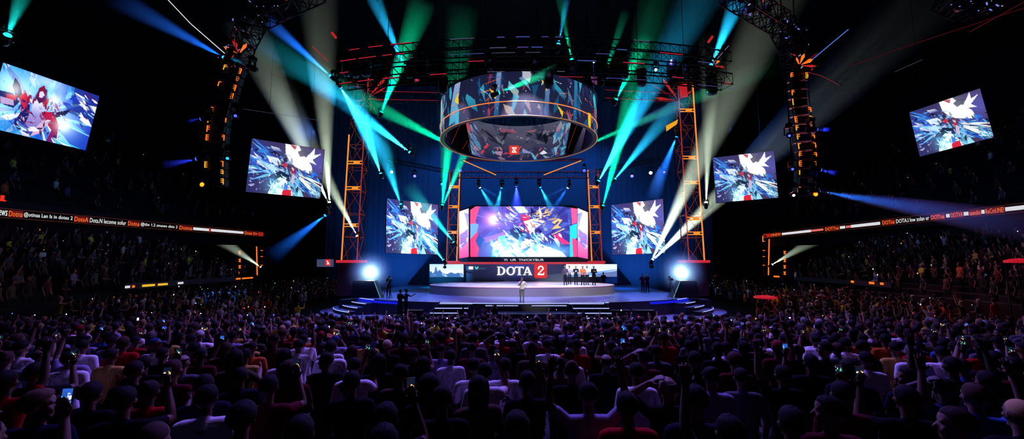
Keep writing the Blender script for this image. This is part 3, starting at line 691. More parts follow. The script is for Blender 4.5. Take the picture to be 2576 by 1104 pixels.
for k in range(14):
    x, y = r_.uniform(1235,1400), r_.uniform(697,706); mb.box(U(x, y, 41.44), (r_.uniform(.03,.12), .02, .04))
mb.build('small_print', glow_mat('print_dim', (130,140,170), .5), dw)
for x0, x1, y0, y1, art, lab in ((1081,1166,664.5,697,art_sky(2),'low wide banner screen with snowy blue mountains, left of the title wall'), (1424,1552,664.5,696,art_road(5),'low wide banner screen with pale blue sweep behind the group on stage')):
    b = empty('banner_screen', U((x0+x1)/2, y1, 41), lab, 'screen')
    screen_surface('display', pxrect(x0,y0,x1,y1,41.) if False else (lambda u, v, x0=x0, x1=x1, y0=y0, y1=y1: U(x0+(x1-x0)*u, y0+(y1-y0)*v, 41.1)), art, scr_hi, b)
    mb = MB(); mb.prism([U(x0-1,y0-1,41.14),U(x1+1,y0-1,41.14),U(x1+1,712,41.14),U(x0-1,712,41.14)], (0,.2,0)); mb.build('housing', mat('banner_base', (34,40,64), .6), b)
# small advertising board far left with a red mark
b = empty('advert_board', U(818,672,46), 'small grey board with a red logo square left of the stage', 'sign')
mb = MB(); mb.prism([U(797,652,46),U(838,652,46),U(838,671,46),U(797,671,46)], (0,.15,0)); mb.build('panel', glow_mat('advert_grey', (70,78,120), .8), b)
mb = MB(); mb.prism([U(818,652.5,45.95),U(831,652.5,45.95),U(831,668,45.95),U(818,668,45.95)], (0,.05,0)); rb = mb.build('red_square', red_t, b)
mb = MB(); mb.path([U(822,656,45.9),U(825,659,45.9),U(823,665,45.9)], .05).tube(U(825,660,45.9), U(828,665,45.9), .05); mb.build('white_mark', white_t, rb)
mb = MB(); mb.tube(U(818,671,46.07), Vector((U(818,671,46).x,46.07,-.35)), .06); mb.build('post', blackm, b)

# ---------------------------------------------------------------- the round screen above the stage
DY, DR = 30.0, 5.95; Z0, Z1 = 13.1, 15.95
dcx = U(1304,250,DY).x
drum = empty('ring_screen', (dcx, DY, Z0), 'huge round ring screen hanging above the stage, dark shards and orange lines', 'screen')
def rp_(t, z, r=DR): return Vector((dcx+r*math.sin(t), DY-r*math.cos(t), z))
screen_surface('display', lambda u, v: rp_(-R(118)+R(236)*u, Z1-(Z1-Z0)*v), art_ring(), screen_mat('ring_picture', .95), drum)
def ring_pts(r, z, t0=0, t1=360, n=96): return [rp_(R(t0+(t1-t0)*k/n), z, r) for k in range(n+1)]
mb = MB(); n = 96; vs = []
for k in range(n):
    t = 2*math.pi*k/n; vs += [rp_(t, Z0, DR-.03), rp_(t, Z1+.1, DR-.03), rp_(t, Z1+.1, DR-.3), rp_(t, Z0, DR-.3)]
mb.add(vs, [tuple(((k+d)%n)*4+j for d, j in ((0,a),(1,a),(1,(a+1)%4),(0,(a+1)%4))) for k in range(n) for a in range(4)]); mb.build('housing', mat('ring_case', (16,20,30), .5, .3), drum)
org = glow_mat('led_orange', (255,140,70), .95)
mb = MB(); mb.path(ring_pts(DR+.03, 14.0), .035, 0, 5); mb.build('orange_line', org, drum)
mb = MB(); mb.path(ring_pts(DR+.02, Z0), .03, 0, 5); mb.build('rim_light', glow_mat('led_amber', (210,140,60), .7), drum)
mb = MB(); mb.path(ring_pts(DR+.03, Z1+.12), .06, 0, 5); mb.build('top_rail', blackm, drum)
mb = MB()
for k in range(12): p = rp_(R(30*k+15), Z1+.1, DR-.15); mb.tube(p, (p.x, p.y, 19), .03, 0, 5)
mb.build('hanging_cable', mat('cable', (25,25,28), .6), drum)
mb = MB()
for k in range(10):
    a = rp_(R(18*k+95), Z1-.1, DR-.4); b = rp_(R(18*k+112), Z0+.3, DR-.4); mb.tube(a, b, .03, 0, 5)
mb.build('inner_brace', glow_mat('brace_rust', (120,50,30), .5), drum)
# faceted screen inside the ring
bowl = empty('inner_screen', (dcx, DY+3, 12.8), 'grey faceted screen tapering down inside the ring screen with red square logo', 'screen')
TH = 60
def bw(u, v):
    t = -R(TH)+2*R(TH)*u; r = 5.25*(1-v)+4.45*v; z = 16.2*(1-v)+12.84*v; return Vector((dcx+.04+r*math.sin(t), DY+r*math.cos(t), z))
screen_surface('display', bw, art_bowl(), screen_mat('bowl_picture', .95), bowl)
mb = MB(); mb.path([bw(k/40, 1.004)+Vector((0,0,-.03)) for k in range(41)], .035, 0, 5); mb.build('bottom_rim', mat('rim_blue', (60,60,110), .4, .6, (120,110,190), .25), bowl)
mb = MB(); n = 40; vs = []
for k in range(n+1):
    for v in (0, 1): p = bw(k/n, v); c = Vector((dcx, DY, p.z)); vs += [p+(p-c).normalized()*.04, p+(p-c).normalized()*.2]
mb.add(vs, [f for k in range(n) for f in ((4*k,4*k+4,4*k+6,4*k+2),(4*k+1,4*k+3,4*k+7,4*k+5),(4*k,4*k+1,4*k+5,4*k+4),(4*k+2,4*k+6,4*k+7,4*k+3))]); mb.build('housing', case_m, bowl)
Yb = 34.25
mb = MB(); mb.prism([U(1281,366,Yb),U(1306,366,Yb),U(1306,388,Yb),U(1281,388,Yb)], (0,.06,0)); sq = mb.build('red_square', glow_mat('logo_red', (235,60,50), .9), bowl)
mb = MB(); glyph(mb, [[(.15,.92),(.85,.92),(.85,.8),(.15,.8)],[(.15,.9),(.35,.9),(.85,.1),(.6,.1)],[(.15,.2),(.85,.2),(.85,.08),(.15,.08)],[(.6,.75),(.85,.75),(.72,.5)],[(.15,.25),(.4,.25),(.28,.5)]], 1285, 369, 17, 16, Yb-.03); mb.build('white_mark', white_t, sq)

# ---------------------------------------------------------------- ribbon screens on the balcony fronts
orange_t = glow_mat('letter_orange', (255,120,50), 1.0); rib_red = glow_mat('ribbon_red', (190,40,30), .75); rib_redt = glow_mat('ribbon_darkred', (120,22,14), .7); rib_white = glow_mat('ribbon_white', (225,222,228), .95)
def ribbon(s, pxa, pxb, ya, yb, segs, lab):
    """s: side; sight lines (pxa,ya)-(pxb,yb) give the centre line on the plane x=s*XF"""
    A_ = UX(pxa, ya, s*XF-s*.02); B_ = UX(pxb, yb, s*XF-s*.02); h = .235
    def at(px, up):                                            # px -> distance along the ribbon
        p = UX(px, 560, s*XF-s*.02); t = (p.y-A_.y)/(B_.y-A_.y); q = A_.lerp(B_, t); return Vector((q.x, q.y, q.z+up*h))
    e = empty('ribbon_screen', A_.lerp(B_, .5), lab, 'screen')
    mb = MB(); mb.prism([at(pxa,-1.25),at(pxb,-1.25),at(pxb,1.25),at(pxa,1.25)], (s*.12,0,0)); mb.build('housing', case_m, e)
    mb = MB(); mb.path([at(pxa,1.25), at(pxb,1.25)], .02, 0, 4); mb.path([at(pxa,-1.25), at(pxb,-1.25)], .02, 0, 4); mb.build('edge_light', glow_mat('ribbon_edge', (110,50,40), .45), e)
    for kind, x0, x1, t in segs:
        def rect(lo, hi, m, nm, off):
            mb = MB(); mb.prism([at(x0,lo),at(x1,lo),at(x1,hi),at(x0,hi)], (-s*off,0,0)); return mb.build(nm, m, e)
        if kind == 'w': lettering('lettering', t, lambda a, b: at(x0+(x1-x0)*a, -.75+1.5*b)+Vector((-s*.02,0,0)), white_t, e)
        if kind == 'o':
            rect(-.95, .95, rib_redt, 'red_block', .008); lettering('lettering', t, lambda a, b: at(x0+1+(x1-x0-2)*a, -.75+1.5*b)+Vector((-s*.02,0,0)), orange_t, e)
        if kind == 'W': rect(-.6, .6, rib_white, 'white_block', .01)
        if kind == 'R': rect(-.95, .95, rib_red, 'red_block', .01)
        if kind == 'P': rect(-.5, .5, glow_mat('ribbon_pink', (235,110,100), .9), 'pink_block', .012)
    return e
ribbon(-1, -30, 664, 532.5, 589.5, [('w',-14,15,'news'),('o',18,55,'Dotna'),('w',57,181,'@otinaa Lan Is in dotes 2'),('o',185,222,'DoteA'),('w',225,317,'Dota.N lecome solur'),('o',321,352,'Dotna'),('w',354,447,'@tbx 1.2 smews dsta 2'),('o',451,485,'Dotna'),('W',487,527,''),('R',527,531,''),('W',532,614,''),('o',616,650,'Dota Dr'),('R',651,664,'')],
       'long glowing ribbon screen with white and orange words on the left balcony')
ribbon(1, 1918, 2610, 594, 517.5, [('R',1918,1935,''),('o',1936,1963,'DINEW'),('W',1965,2039,''),('P',2040,2070,''),('o',2074,2110,'DOTTna'),('W',2112,2125,''),('P',2127,2140,''),('W',2140,2214,''),('o',2219,2252,'DOTna'),('w',2255,2339,'DOTA.I Inw zolan er'),('o',2343,2379,'DOTna'),('W',2382,2391,''),('o',2393,2426,'OOTVA'),('W',2427,2439,''),('o',2441,2471,'nawmdins'),('W',2472,2480,''),('o',2482,2531,'ReCmUNE!'),('W',2533,2604,'')],
       'long glowing ribbon screen with white and orange words on the right balcony')
# portal frames of orange light under the ends of the ribbons
led_o = glow_mat('led_orange_deep', (255,120,30), 1.0); led_r = glow_mat('led_red_deep', (205,40,35), .75)
for s, a, b, c, Yf, lab in ((-1,645,661,603,53.6,'orange glowing doorway frame under the left end of the left ribbon'), (1,1935,1919,1974,53.6,'orange glowing doorway frame under the left end of the right ribbon')):
    lab = 'orange glowing post frame where the left ribbon screen ends' if s < 0 else 'orange glowing post frame where the right ribbon screen ends'
    f = empty('glowing_gateway', U(a,690,Yf), lab, 'gateway')
    mb = MB()
    for x in (a, b, c): mb.tube(U(x,594,Yf+.1), U(x,716,Yf+.1), .12, 0, 6)
    mb.tube(U(a,594,Yf+.1), U(b,594,Yf+.1), .1); mb.tube(U(a,628,Yf+.1), U(b,628,Yf+.1), .06); mb.build('post', mat('frame_dark', (40,30,50), .6), f)
    mb = MB(); mb.tube(U(a,595,Yf-.1), U(a+s*-2,692,Yf-.1), .07); mb.build('light_strip', led_o, f)
    mb = MB(); mb.tube(U(b,593,Yf-.1), U(b,608,Yf-.1), .06); 
    for y in (607,630,645,667): mb.tube(U(b,y,Yf-.1), U(b+s*5,y,Yf-.1), .05)
    mb.build('light_strip', led_o, f)
    mb = MB()
    for y in (612,632,652,668,684):
        mb.box(U(c,y,Yf-.1), (.3,.1,.1)); mb.box(U(c,y+3,Yf-.1), (.12,.1,.3)); mb.box(U(c,y+6,Yf-.1), (.26,.1,.1))
    mb.build('light_strip', led_o, f)
# ---------------------------------------------------------------- trusses and towers
tower_m = mat('tower_orange', (120,44,24), .5, .3, (255,95,30), .13, sample=False)  # faint emission stands in for orange light on the bracing
chord_hot = glow_mat('chord_amber', (255,150,45), .95); chord_red = mat('chord_red', (190,50,40), .5, .3, (235,70,45), .4, sample=False)  # chords glow by themselves in place of light on painted metal
def tower(name, top, bot, Y, w, lab, plinth_to, hot, plats, lit=1.):
    t, b = U(*top, Y), U(*bot, Y); e = empty(name, (b.x, Y, b.z), lab, 'tower'); d = (t-b)
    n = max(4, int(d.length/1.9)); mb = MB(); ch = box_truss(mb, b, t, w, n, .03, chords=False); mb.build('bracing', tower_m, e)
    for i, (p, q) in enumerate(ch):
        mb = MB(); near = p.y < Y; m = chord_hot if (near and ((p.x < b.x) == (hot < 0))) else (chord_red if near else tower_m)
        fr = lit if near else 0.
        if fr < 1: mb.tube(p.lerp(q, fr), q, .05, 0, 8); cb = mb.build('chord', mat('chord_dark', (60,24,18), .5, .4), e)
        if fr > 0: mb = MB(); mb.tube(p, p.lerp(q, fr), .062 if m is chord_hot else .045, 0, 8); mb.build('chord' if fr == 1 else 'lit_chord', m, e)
    for f in plats:
        c = b.lerp(t, f); mb = MB()
        for dz in (0, .22): mb.box(c+Vector((0,-w/2,dz)), (w*.95,.07,.07))
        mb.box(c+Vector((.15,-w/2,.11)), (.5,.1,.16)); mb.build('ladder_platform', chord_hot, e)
    mb = MB(); mb.box((b.x, Y, b.z-.08), (w*1.5, w*1.5, .22)); mb.build('base_plate', glow_mat('plate_red', (215,45,60), .8), e)
    if plinth_to is not None:
        mb = MB(); h = b.z-.19-plinth_to; mb.box((b.x, Y, plinth_to+h/2), (w*1.25, w*1.25, h)); mb.build('plinth', mat('plinth_maroon', (70,24,40), .6, vary=.1), e)
    return e
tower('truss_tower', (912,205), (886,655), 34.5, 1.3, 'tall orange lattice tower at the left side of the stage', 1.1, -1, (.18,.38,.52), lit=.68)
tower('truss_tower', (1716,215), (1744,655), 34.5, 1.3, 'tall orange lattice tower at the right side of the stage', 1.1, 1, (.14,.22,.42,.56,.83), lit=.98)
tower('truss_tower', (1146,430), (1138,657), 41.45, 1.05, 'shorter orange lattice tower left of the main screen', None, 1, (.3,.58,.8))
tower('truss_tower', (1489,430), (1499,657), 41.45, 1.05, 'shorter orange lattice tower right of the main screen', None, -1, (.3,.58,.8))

# curved double truss high above the stage
tm = mat('truss_dark', (14,14,18), .6, .5)
reflect_mats = [glow_mat('line_red', (215,40,64), .65), glow_mat('line_violet', (120,90,190), .4), glow_mat('line_blue', (90,110,215), .45), glow_mat('line_white', (130,130,170), .3)]  # dim coloured reflections on the curved trusses, put in as glowing lines
arcp = []
def arcpt(t, z, off=0.):          # t in -1..1
    a = t*R(15.6); Rr = 50+off; return Vector((.7+Rr*math.sin(a), 24.2+50-Rr*math.cos(a), z))
for z0, z1, lab in ((18.3,17.6,'upper curved lighting truss with red ends high above the stage'), (16.75,16.0,'lower curved lighting truss hung with lamps above the ring screen')):
    e = empty('curved_truss', arcpt(0,z0), lab, 'truss'); N = 40
    mb = MB()
    for k in range(N+1):
        t = -1+2*k/N; q = [arcpt(t,z0), arcpt(t,z0,-1.), arcpt(t,z1,-1.), arcpt(t,z1)]
        for i in range(4): mb.tube(q[i], q[(i+1)%4], .02, 0, 4)
        if k < N:
            t2 = -1+2*(k+1)/N; mb.tube(q[0], arcpt(t2,z1), .02, 0, 4); mb.tube(q[1], arcpt(t2,z1,-1.), .02, 0, 4)
    mb.build('bracing', tm, e)
    for z, off in ((z0,0),(z1,0),(z0,-1.),(z1,-1.)):
        mb = MB(); mb.path([arcpt(-1+2*k/N, z, off) for k in range(N+1)], .045, 0, 6); mb.build('chord', tm, e)
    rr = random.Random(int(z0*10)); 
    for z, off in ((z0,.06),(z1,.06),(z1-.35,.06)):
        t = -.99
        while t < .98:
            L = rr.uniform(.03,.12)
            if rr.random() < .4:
                at_ = abs(t+L/2); m = reflect_mats[0] if at_ > .55 and z != z1-.35 or (rr.random() < .25 and z1 < 17) else rr.choice(reflect_mats[1:]) 
                mb = MB(); mb.path([arcpt(t+L*k/3, z, off) for k in range(4)], .028 if z != z1-.35 else .018, 0, 4); mb.build('reflection_line', m, e)
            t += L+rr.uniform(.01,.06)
    for k in range(9): mb = MB(); p = arcpt(-1+k/4, z0, -.5); mb.tube(p, (p.x,p.y,31), .02, 0, 4); mb.build('hanging_cable', mat('cable', (25,25,28), .6), e)
# cross bars in red at both sides, and slanted thin bars at the truss ends
def bar(name, pts, r, m, lab, cat='bar'):
    mb = MB(); mb.path([U(*p) for p in pts], r, 0, 6); o = mb.build(name, m, base=U(*pts[0])); return tag(o, lab, cat)
def truss_bar(a, b, w, n, m, lab, cables=True):
    p, q = U(*a), U(*b); e = empty('straight_truss', p.lerp(q,.5), lab, 'truss'); mb = MB(); ch = box_truss(mb, p, q, w, n, .025, side=Vector((0,0,1)), chords=False); mb.build('bracing', tm, e)
    for c0, c1 in ch:
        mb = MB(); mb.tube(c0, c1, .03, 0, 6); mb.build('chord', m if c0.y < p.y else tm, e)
    if cables:
        for t in (.1,.9): mb = MB(); c = p.lerp(q,t); mb.tube(c, (c.x,c.y,31), .012, 0, 4); mb.build('hanging_cable', mat('cable', (25,25,28), .6), e)
    return e
rd = mat('bar_red', (90,20,22), .5, .3, (210,40,50), .22, sample=False); dk = mat('bar_rust', (90,24,30), .5, .4, (120,30,40), .3, sample=False)  # red light on these bars is put into their emission
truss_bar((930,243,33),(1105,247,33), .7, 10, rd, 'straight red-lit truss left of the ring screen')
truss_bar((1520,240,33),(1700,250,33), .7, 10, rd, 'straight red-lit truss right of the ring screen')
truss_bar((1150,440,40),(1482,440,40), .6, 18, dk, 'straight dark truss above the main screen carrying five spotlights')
truss_bar((975,403,38),(1130,432,41), .35, 12, tm, 'thin grey truss sloping toward the left inner tower')
truss_bar((1660,400,38),(1500,432,41), .35, 12, tm, 'thin grey truss sloping toward the right inner tower')
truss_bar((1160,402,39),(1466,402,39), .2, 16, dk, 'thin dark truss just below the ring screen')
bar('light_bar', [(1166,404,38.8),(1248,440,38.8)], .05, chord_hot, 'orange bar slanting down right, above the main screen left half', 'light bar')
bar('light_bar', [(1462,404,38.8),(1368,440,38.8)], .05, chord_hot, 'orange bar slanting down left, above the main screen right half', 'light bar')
bar('light_bar', [(786,117,26),(824,154,26)], .03, led_r, 'thin red bar at the left end of the lower curved truss', 'light bar')
bar('light_bar', [(1833,115,26),(1790,164,26)], .025, glow_mat('bar_lilac', (150,120,180), .6), 'thin lilac bar at the right end of the lower curved truss', 'light bar')
bar('light_bar', [(835,82,25),(845,95,25)], .09, led_r, 'short red bar in the left end of the upper curved truss', 'light bar')
bar('light_bar', [(1792,92,25),(1782,106,25)], .09, led_r, 'short red bar in the right end of the upper curved truss', 'light bar')
bar('light_bar', [(404,-20,19),(480,60,19.3),(565,134,19.6)], .02, glow_mat('bar_white', (235,235,245), 1.), 'long thin white bar slanting to the top of the left cabinet string', 'light bar')
bar('light_bar', [(2043,150,19.6),(2134,74,19)], .02, glow_mat('bar_blue', (80,130,235), 1.), 'long thin blue bar rising from the top of the right cabinet string', 'light bar')
bar('steel_wire', [(612,274,28),(800,302,28)], .012, glow_mat('wire_grey', (90,90,110), .5), 'thin pale wire above the left tilted hanging screen', 'wire')
bar('steel_wire', [(2025,180,20),(2065,190,20),(2112,214,20)], .012, glow_mat('wire_red', (150,30,50), .6), 'thin red wire right of the right cabinet string', 'wire')
for pts, lab in ((((2140,165,22),(2300,110,20),(2576,20,17)), 'long faint red rail under the ceiling at the right'), (((2440,80,18),(2576,5,16)), 'short bright red rail in the upper right ceiling')):
    bar('ceiling_rail', list(pts), .02, glow_mat('rail_dimred', (90,12,20), .45), lab, 'rail')
bar('ceiling_rail', [(2252,180,22),(2320,150,21)], .015, glow_mat('rail_grey', (80,80,100), .5), 'short grey rail under the ceiling at the right', 'rail')
# flat glowing spikes fanned out at the truss heads
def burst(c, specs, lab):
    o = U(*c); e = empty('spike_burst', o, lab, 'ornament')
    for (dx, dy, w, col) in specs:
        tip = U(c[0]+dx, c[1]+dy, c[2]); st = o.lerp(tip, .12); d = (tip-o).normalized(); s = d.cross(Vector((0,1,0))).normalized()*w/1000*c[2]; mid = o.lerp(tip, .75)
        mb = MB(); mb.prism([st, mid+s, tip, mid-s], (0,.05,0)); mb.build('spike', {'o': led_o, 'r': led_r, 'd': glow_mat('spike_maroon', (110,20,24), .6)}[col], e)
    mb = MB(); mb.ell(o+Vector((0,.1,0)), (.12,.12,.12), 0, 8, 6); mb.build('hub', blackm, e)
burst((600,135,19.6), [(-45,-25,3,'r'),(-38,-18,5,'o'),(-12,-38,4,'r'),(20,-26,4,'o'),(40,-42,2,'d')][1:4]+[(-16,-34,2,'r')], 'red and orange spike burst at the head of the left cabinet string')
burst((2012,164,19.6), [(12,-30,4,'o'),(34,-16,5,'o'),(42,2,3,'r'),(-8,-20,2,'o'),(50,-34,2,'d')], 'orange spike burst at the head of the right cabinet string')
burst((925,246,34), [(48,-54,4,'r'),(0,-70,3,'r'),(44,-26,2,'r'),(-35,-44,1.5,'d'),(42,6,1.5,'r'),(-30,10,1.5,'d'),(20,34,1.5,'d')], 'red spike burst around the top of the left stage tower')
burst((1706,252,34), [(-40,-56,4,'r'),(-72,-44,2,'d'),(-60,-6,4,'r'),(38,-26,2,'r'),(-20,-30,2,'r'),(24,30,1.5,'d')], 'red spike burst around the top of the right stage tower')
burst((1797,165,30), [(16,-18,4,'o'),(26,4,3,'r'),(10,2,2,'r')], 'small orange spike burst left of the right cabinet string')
mb = MB(); mb.prism([U(1709,212,33.5),U(1728,210,33.5),U(1730,243,33.5),U(1713,245,33.5)], (0,.08,0)); o = mb.build('hanging_flag', glow_mat('flag_red', (205,30,40), .8), base=U(1720,212,33.5)); tag(o, 'small red flag panel at the top of the right stage tower', 'flag')
mb = MB(); mb.prism([U(1676,316,33.5),U(1706,300,33.5),U(1703,312,33.5),U(1677,330,33.5)], (0,.06,0)); o = mb.build('hanging_pennant', glow_mat('pennant_amber', (250,170,30), .9), base=U(1690,315,33.5)); tag(o, 'small amber pennant left of the right stage tower', 'pennant')
mb = MB(); mb.prism([U(1486,192,29),U(1503,193,29),U(1502,214,29),U(1490,206,29)], (0,.06,0)); o = mb.build('hanging_banner', glow_mat('panel_rust', (110,34,26), .7), base=U(1495,200,29)); tag(o, 'small rust-red panel near the upper right rim of the ring screen', 'panel')
mb = MB(); mb.prism([U(1043,199,29),U(1053,198,29),U(1054,203,29),U(1044,205,29)], (0,.06,0)); o = mb.build('hanging_banner', glow_mat('panel_pink', (225,60,110), .8), base=U(1048,200,29)); tag(o, 'tiny pink panel near the upper left rim of the ring screen', 'panel')

# cabinet strings: curved hanging speaker columns with orange light bars
cab_m = mat('cabinet_black', (18,18,22), .45, .3); frame_m = mat('cabinet_frame', (60,66,90), .35, .8)
def string(pts, Y, w, lab, seed):
    rr = random.Random(seed); P = [U(x, y, Y) for x, y in pts]; e = empty('speaker_string', P[0], lab, 'speaker array')
    # resample
    segs = [(P[i+1]-P[i]).length for i in range(len(P)-1)]; T = sum(segs); n = int(T/.46)
    def at(s):
        for i, L in enumerate(segs):
            if s <= L or i == len(segs)-1: return P[i].lerp(P[i+1], min(1, s/L)), (P[i+1]-P[i]).normalized()
            s -= L
    for k in range(n):
        c, d = at((k+.5)*T/n); s = d.cross(Vector((0,1,0))).normalized(); f = s.cross(d); M = Matrix((s, f, d)).transposed()
        mb = MB(); mb.box(c+f*.25, (w*.72, .5, T/n*.84), 0, M); cb = mb.build('cabinet', cab_m, e)
        mb = MB()
        for sx in (-1, 1): mb.tube(c-d*T/n/2+s*sx*w/2, c+d*T/n/2+s*sx*w/2, .022)
        mb.tube(c-d*T/n/2-s*w/2, c-d*T/n/2+s*w/2, .022); mb.build('frame', frame_m, cb)
        for sx in (-1, 1):
            if rr.random() < .66:
                mb = MB(); h = rr.uniform(.16,.34); q = c+s*sx*w*.46-f*.06; mb.box(q, (.035,.04,h), 0, M)
                for j in range(rr.randint(0,4)): mb.box(q+d*(j-1.5)*.09-s*sx*.06, (.11,.04,.028), 0, M)
                mb.build('light_bar', led_o if rr.random() < .8 else glow_mat('led_amber2', (250,170,40), .9), cb)
    mb = MB(); t = P[0]; mb.tube(t, (t.x, t.y, 31), .03); mb.build('hanging_cable', mat('cable', (25,25,28), .6), e)
    return e
string([(590,165),(568,232),(548,300),(542,360),(540,420),(541,470)], 20, 1.0, 'curved string of black speaker cabinets with orange light bars, left', 3)
string([(2008,180),(2013,250),(2022,320),(2030,380),(2031,440),(2026,492)], 20, .95, 'curved string of black speaker cabinets with orange light bars, right', 4)
# heavy dark gantries running up to the roof above each string
for pts, lab in (([(588,175,20.5),(610,110,20),(640,50,19),(715,10,18),(800,-30,17)], 'heavy dark gantry hung with small lamps above the left cabinet string'), ([(2005,190,20.5),(1995,120,20),(1965,60,19),(1900,20,18),(1830,-25,17)], 'heavy dark gantry hung with small lamps above the right cabinet string'), ([(2380,-12,15),(2440,14,15),(2520,-10,15)], 'dark gantry with red glints at the upper right corner')):
    P = [U(*p) for p in pts]; e = empty('roof_gantry', P[0], lab, 'gantry'); mb = MB()
    for a, b in zip(P, P[1:]): box_truss(mb, a, b, .85, 4, .04)
    mb.build('truss', mat('gantry_black', (10,10,12), .5, .6), e)
    rr = random.Random(len(lab)); pods = MB()
    for a, b in zip(P, P[1:]):
        for k in range(3):
            c = a.lerp(b, (k+.5)/3)+Vector((rr.uniform(-.4,.4),rr.uniform(-.3,.1),rr.uniform(-.5,.1))); mb = MB(); mb.lathe(c, [(.0,-.2),(.16,-.2),(.18,.1),(.1,.24),(0,.26)], Quaternion((rr.random(),rr.random(),rr.random(),1)).normalized(), 0, 10); pd = mb.build('lamp_pod', cab_m, e)
            mb = MB()
            for j in range(3):
                mb.box(c+Vector((rr.uniform(-.4,.4),-.3,rr.uniform(-.4,.4))), (.03,.03,.03) if j else (.12,.03,.035), 0, Matrix.Rotation(rr.uniform(0,3),3,'Y'))
            mb.build('glint', glow_mat('glint_blue', (120,130,235), .9) if rr.random() < .6 else (led_r if rr.random() < .5 else glow_mat('glint_white', (190,200,225), .8)), pd)

# ---------------------------------------------------------------- moving lights with their shafts of haze
haze = bpy.data.materials.new('haze'); haze.use_nodes = True; nt = haze.node_tree; nt.nodes.clear()
o_ = nt.nodes.new('ShaderNodeOutputMaterial'); v_ = nt.nodes.new('ShaderNodeVolumeScatter'); 
tc_ = nt.nodes.new('ShaderNodeTexCoord'); sx_ = nt.nodes.new('ShaderNodeSeparateXYZ'); mr_ = nt.nodes.new('ShaderNodeMapRange'); pw_ = nt.nodes.new('ShaderNodeMath'); pw_.operation = 'POWER'; pw_.inputs[1].default_value = 1.0
mr_.inputs['From Min'].default_value = 0; mr_.inputs['From Max'].default_value = 1; mr_.inputs['To Min'].default_value = .13; mr_.inputs['To Max'].default_value = 0
nt.links.new(tc_.outputs['Generated'], sx_.inputs[0]); nt.links.new(sx_.outputs['Z'], mr_.inputs['Value']); nt.links.new(mr_.outputs[0], pw_.inputs[0]); nt.links.new(pw_.outputs[0], v_.inputs['Density']); nt.links.new(v_.outputs[0], o_.inputs['Volume'])   # density falls along each shaft so that its beam fades out
sc.cycles.volume_step_rate = 2.0; sc.cycles.volume_max_steps = 48
head_m = mat('fixture_black', (14,14,16), .35, .3)
def fix_meshes():
    a = MB(); a.box((0,0,.5), (.3,.3,.16)); a.box((0,0,.6), (.12,.12,.1))
    y = MB(); y.box((-.2,0,.2), (.05,.1,.46)); y.box((.2,0,.2), (.05,.1,.46)); y.box((0,0,.4), (.45,.12,.06))
    h = MB(); h.lathe((0,0,0), [(0,-.28),(.12,-.27),(.155,-.14),(.155,.06),(.13,.12),(.135,.24),(.11,.25)], None, 0, 16)
    return a.mesh('fixture_base', [head_m]), y.mesh('yoke', [head_m]), h.mesh('head', [head_m], True)
FB, FY, FH = fix_meshes(); LENS = {}
def lens(col, r=.125, s=6.):
    k = (col, r, s)
    if k not in LENS:
        m = MB(); m.lathe((0,0,.252), [(r,0),(r*.85,.045),(r*.5,.075),(0,.085)], None, 0, 18); LENS[k] = m.mesh('lens', [glow_mat('lens_%d_%d_%d_%s' % (*col, s), col, s)], True)
    return LENS[k]
PAL = {'g': (0,235,165), 't': (20,200,190), 'c': (30,190,255), 'b': (20,110,255), 'B': (40,60,255), 'w': (205,225,200), 'v': (90,80,255), 'r': (255,30,60), 'W': (225,240,255)}
def fixture(c, aim, col, lab, standing=False, beams=(), lr=.125, ls=6., pipe=True, topz=17.0, group=None):
    """c: sight line + distance of the lens; aim: sight line + distance; beams: (aim, width in metres at the end, watts, colour)"""
    p = U(*c); q = U(*aim); d = (q-p).normalized(); az = math.atan2(d.y, d.x)-math.pi/2
    e = empty('moving_head_light', p, lab, 'stage light', group); e.rotation_euler = (0,0,az); Mi = (Matrix.Translation(p) @ Matrix.Rotation(az,4,'Z')).inverted()
    for nm, me in (('base', FB), ('yoke', FY)):
        o = bpy.data.objects.new(nm, me); COL.objects.link(o); o.parent = e
        if standing: o.rotation_euler = (math.pi,0,0)
    el = math.asin(max(-1, min(1, d.z)))
    h = bpy.data.objects.new('head', FH); COL.objects.link(h); h.parent = e; h.rotation_euler = (el-math.pi/2,0,0)
    l = bpy.data.objects.new('lens', lens(PAL[col], lr, ls)); COL.objects.link(l); l.parent = h
    if pipe and not standing and topz > p.z+.7:
        mb = MB(); mb.tube((0,0,.6), (0,0,topz-p.z), .018, 0, 5); o = bpy.data.objects.new('drop_pipe', mb.mesh('drop_pipe', [blackm])); COL.objects.link(o); o.parent = e
    for (am, w, watt, cl) in beams:
        t = U(*am); dd = (t-p); L = dd.length; dd.normalize(); s = p+dd*.37; r0 = .1; r1 = w/2; qt = dd.to_track_quat('Z','Y')
        mb = MB(); mb.lathe((0,0,0), [(r0,0),(r0+(r1-r0)*.5,L*.5),(r1,L)], None, 0, 20); o = bpy.data.objects.new('light_shaft', mb.mesh('light_shaft', [haze], True)); COL.objects.link(o); o.parent = e; o.matrix_parent_inverse = Mi; o.location = s; o.rotation_mode = 'QUATERNION'; o.rotation_quaternion = qt
        ld = bpy.data.lights.new('spot', 'SPOT'); ld.energy = watt; ld.color = lin(PAL[cl]); ld.shadow_soft_size = .05; ld.spot_blend = 1.
        ld.spot_size = 2*math.atan2(r1, L)*1.08; back = r0*L/max(.05, (r1-r0)) if r1 > r0+.05 else 0
        lo = bpy.data.objects.new('spot', ld); COL.objects.link(lo); lo.parent = e; lo.matrix_parent_inverse = Mi; lo.location = p+dd*.35; lo.rotation_mode = 'QUATERNION'; lo.rotation_quaternion = dd.to_track_quat('-Z','Y')
    return e
K = 30000.
def one(c, aim, w, k, col, lab, **kw): return fixture(c, aim, col, lab, beams=[(aim, w, K*k, col)], **kw)
one((1022,175,27), (915,-60,25), 1.6, 1.3, 'c', 'stage light sending a cyan beam up left past the upper truss')
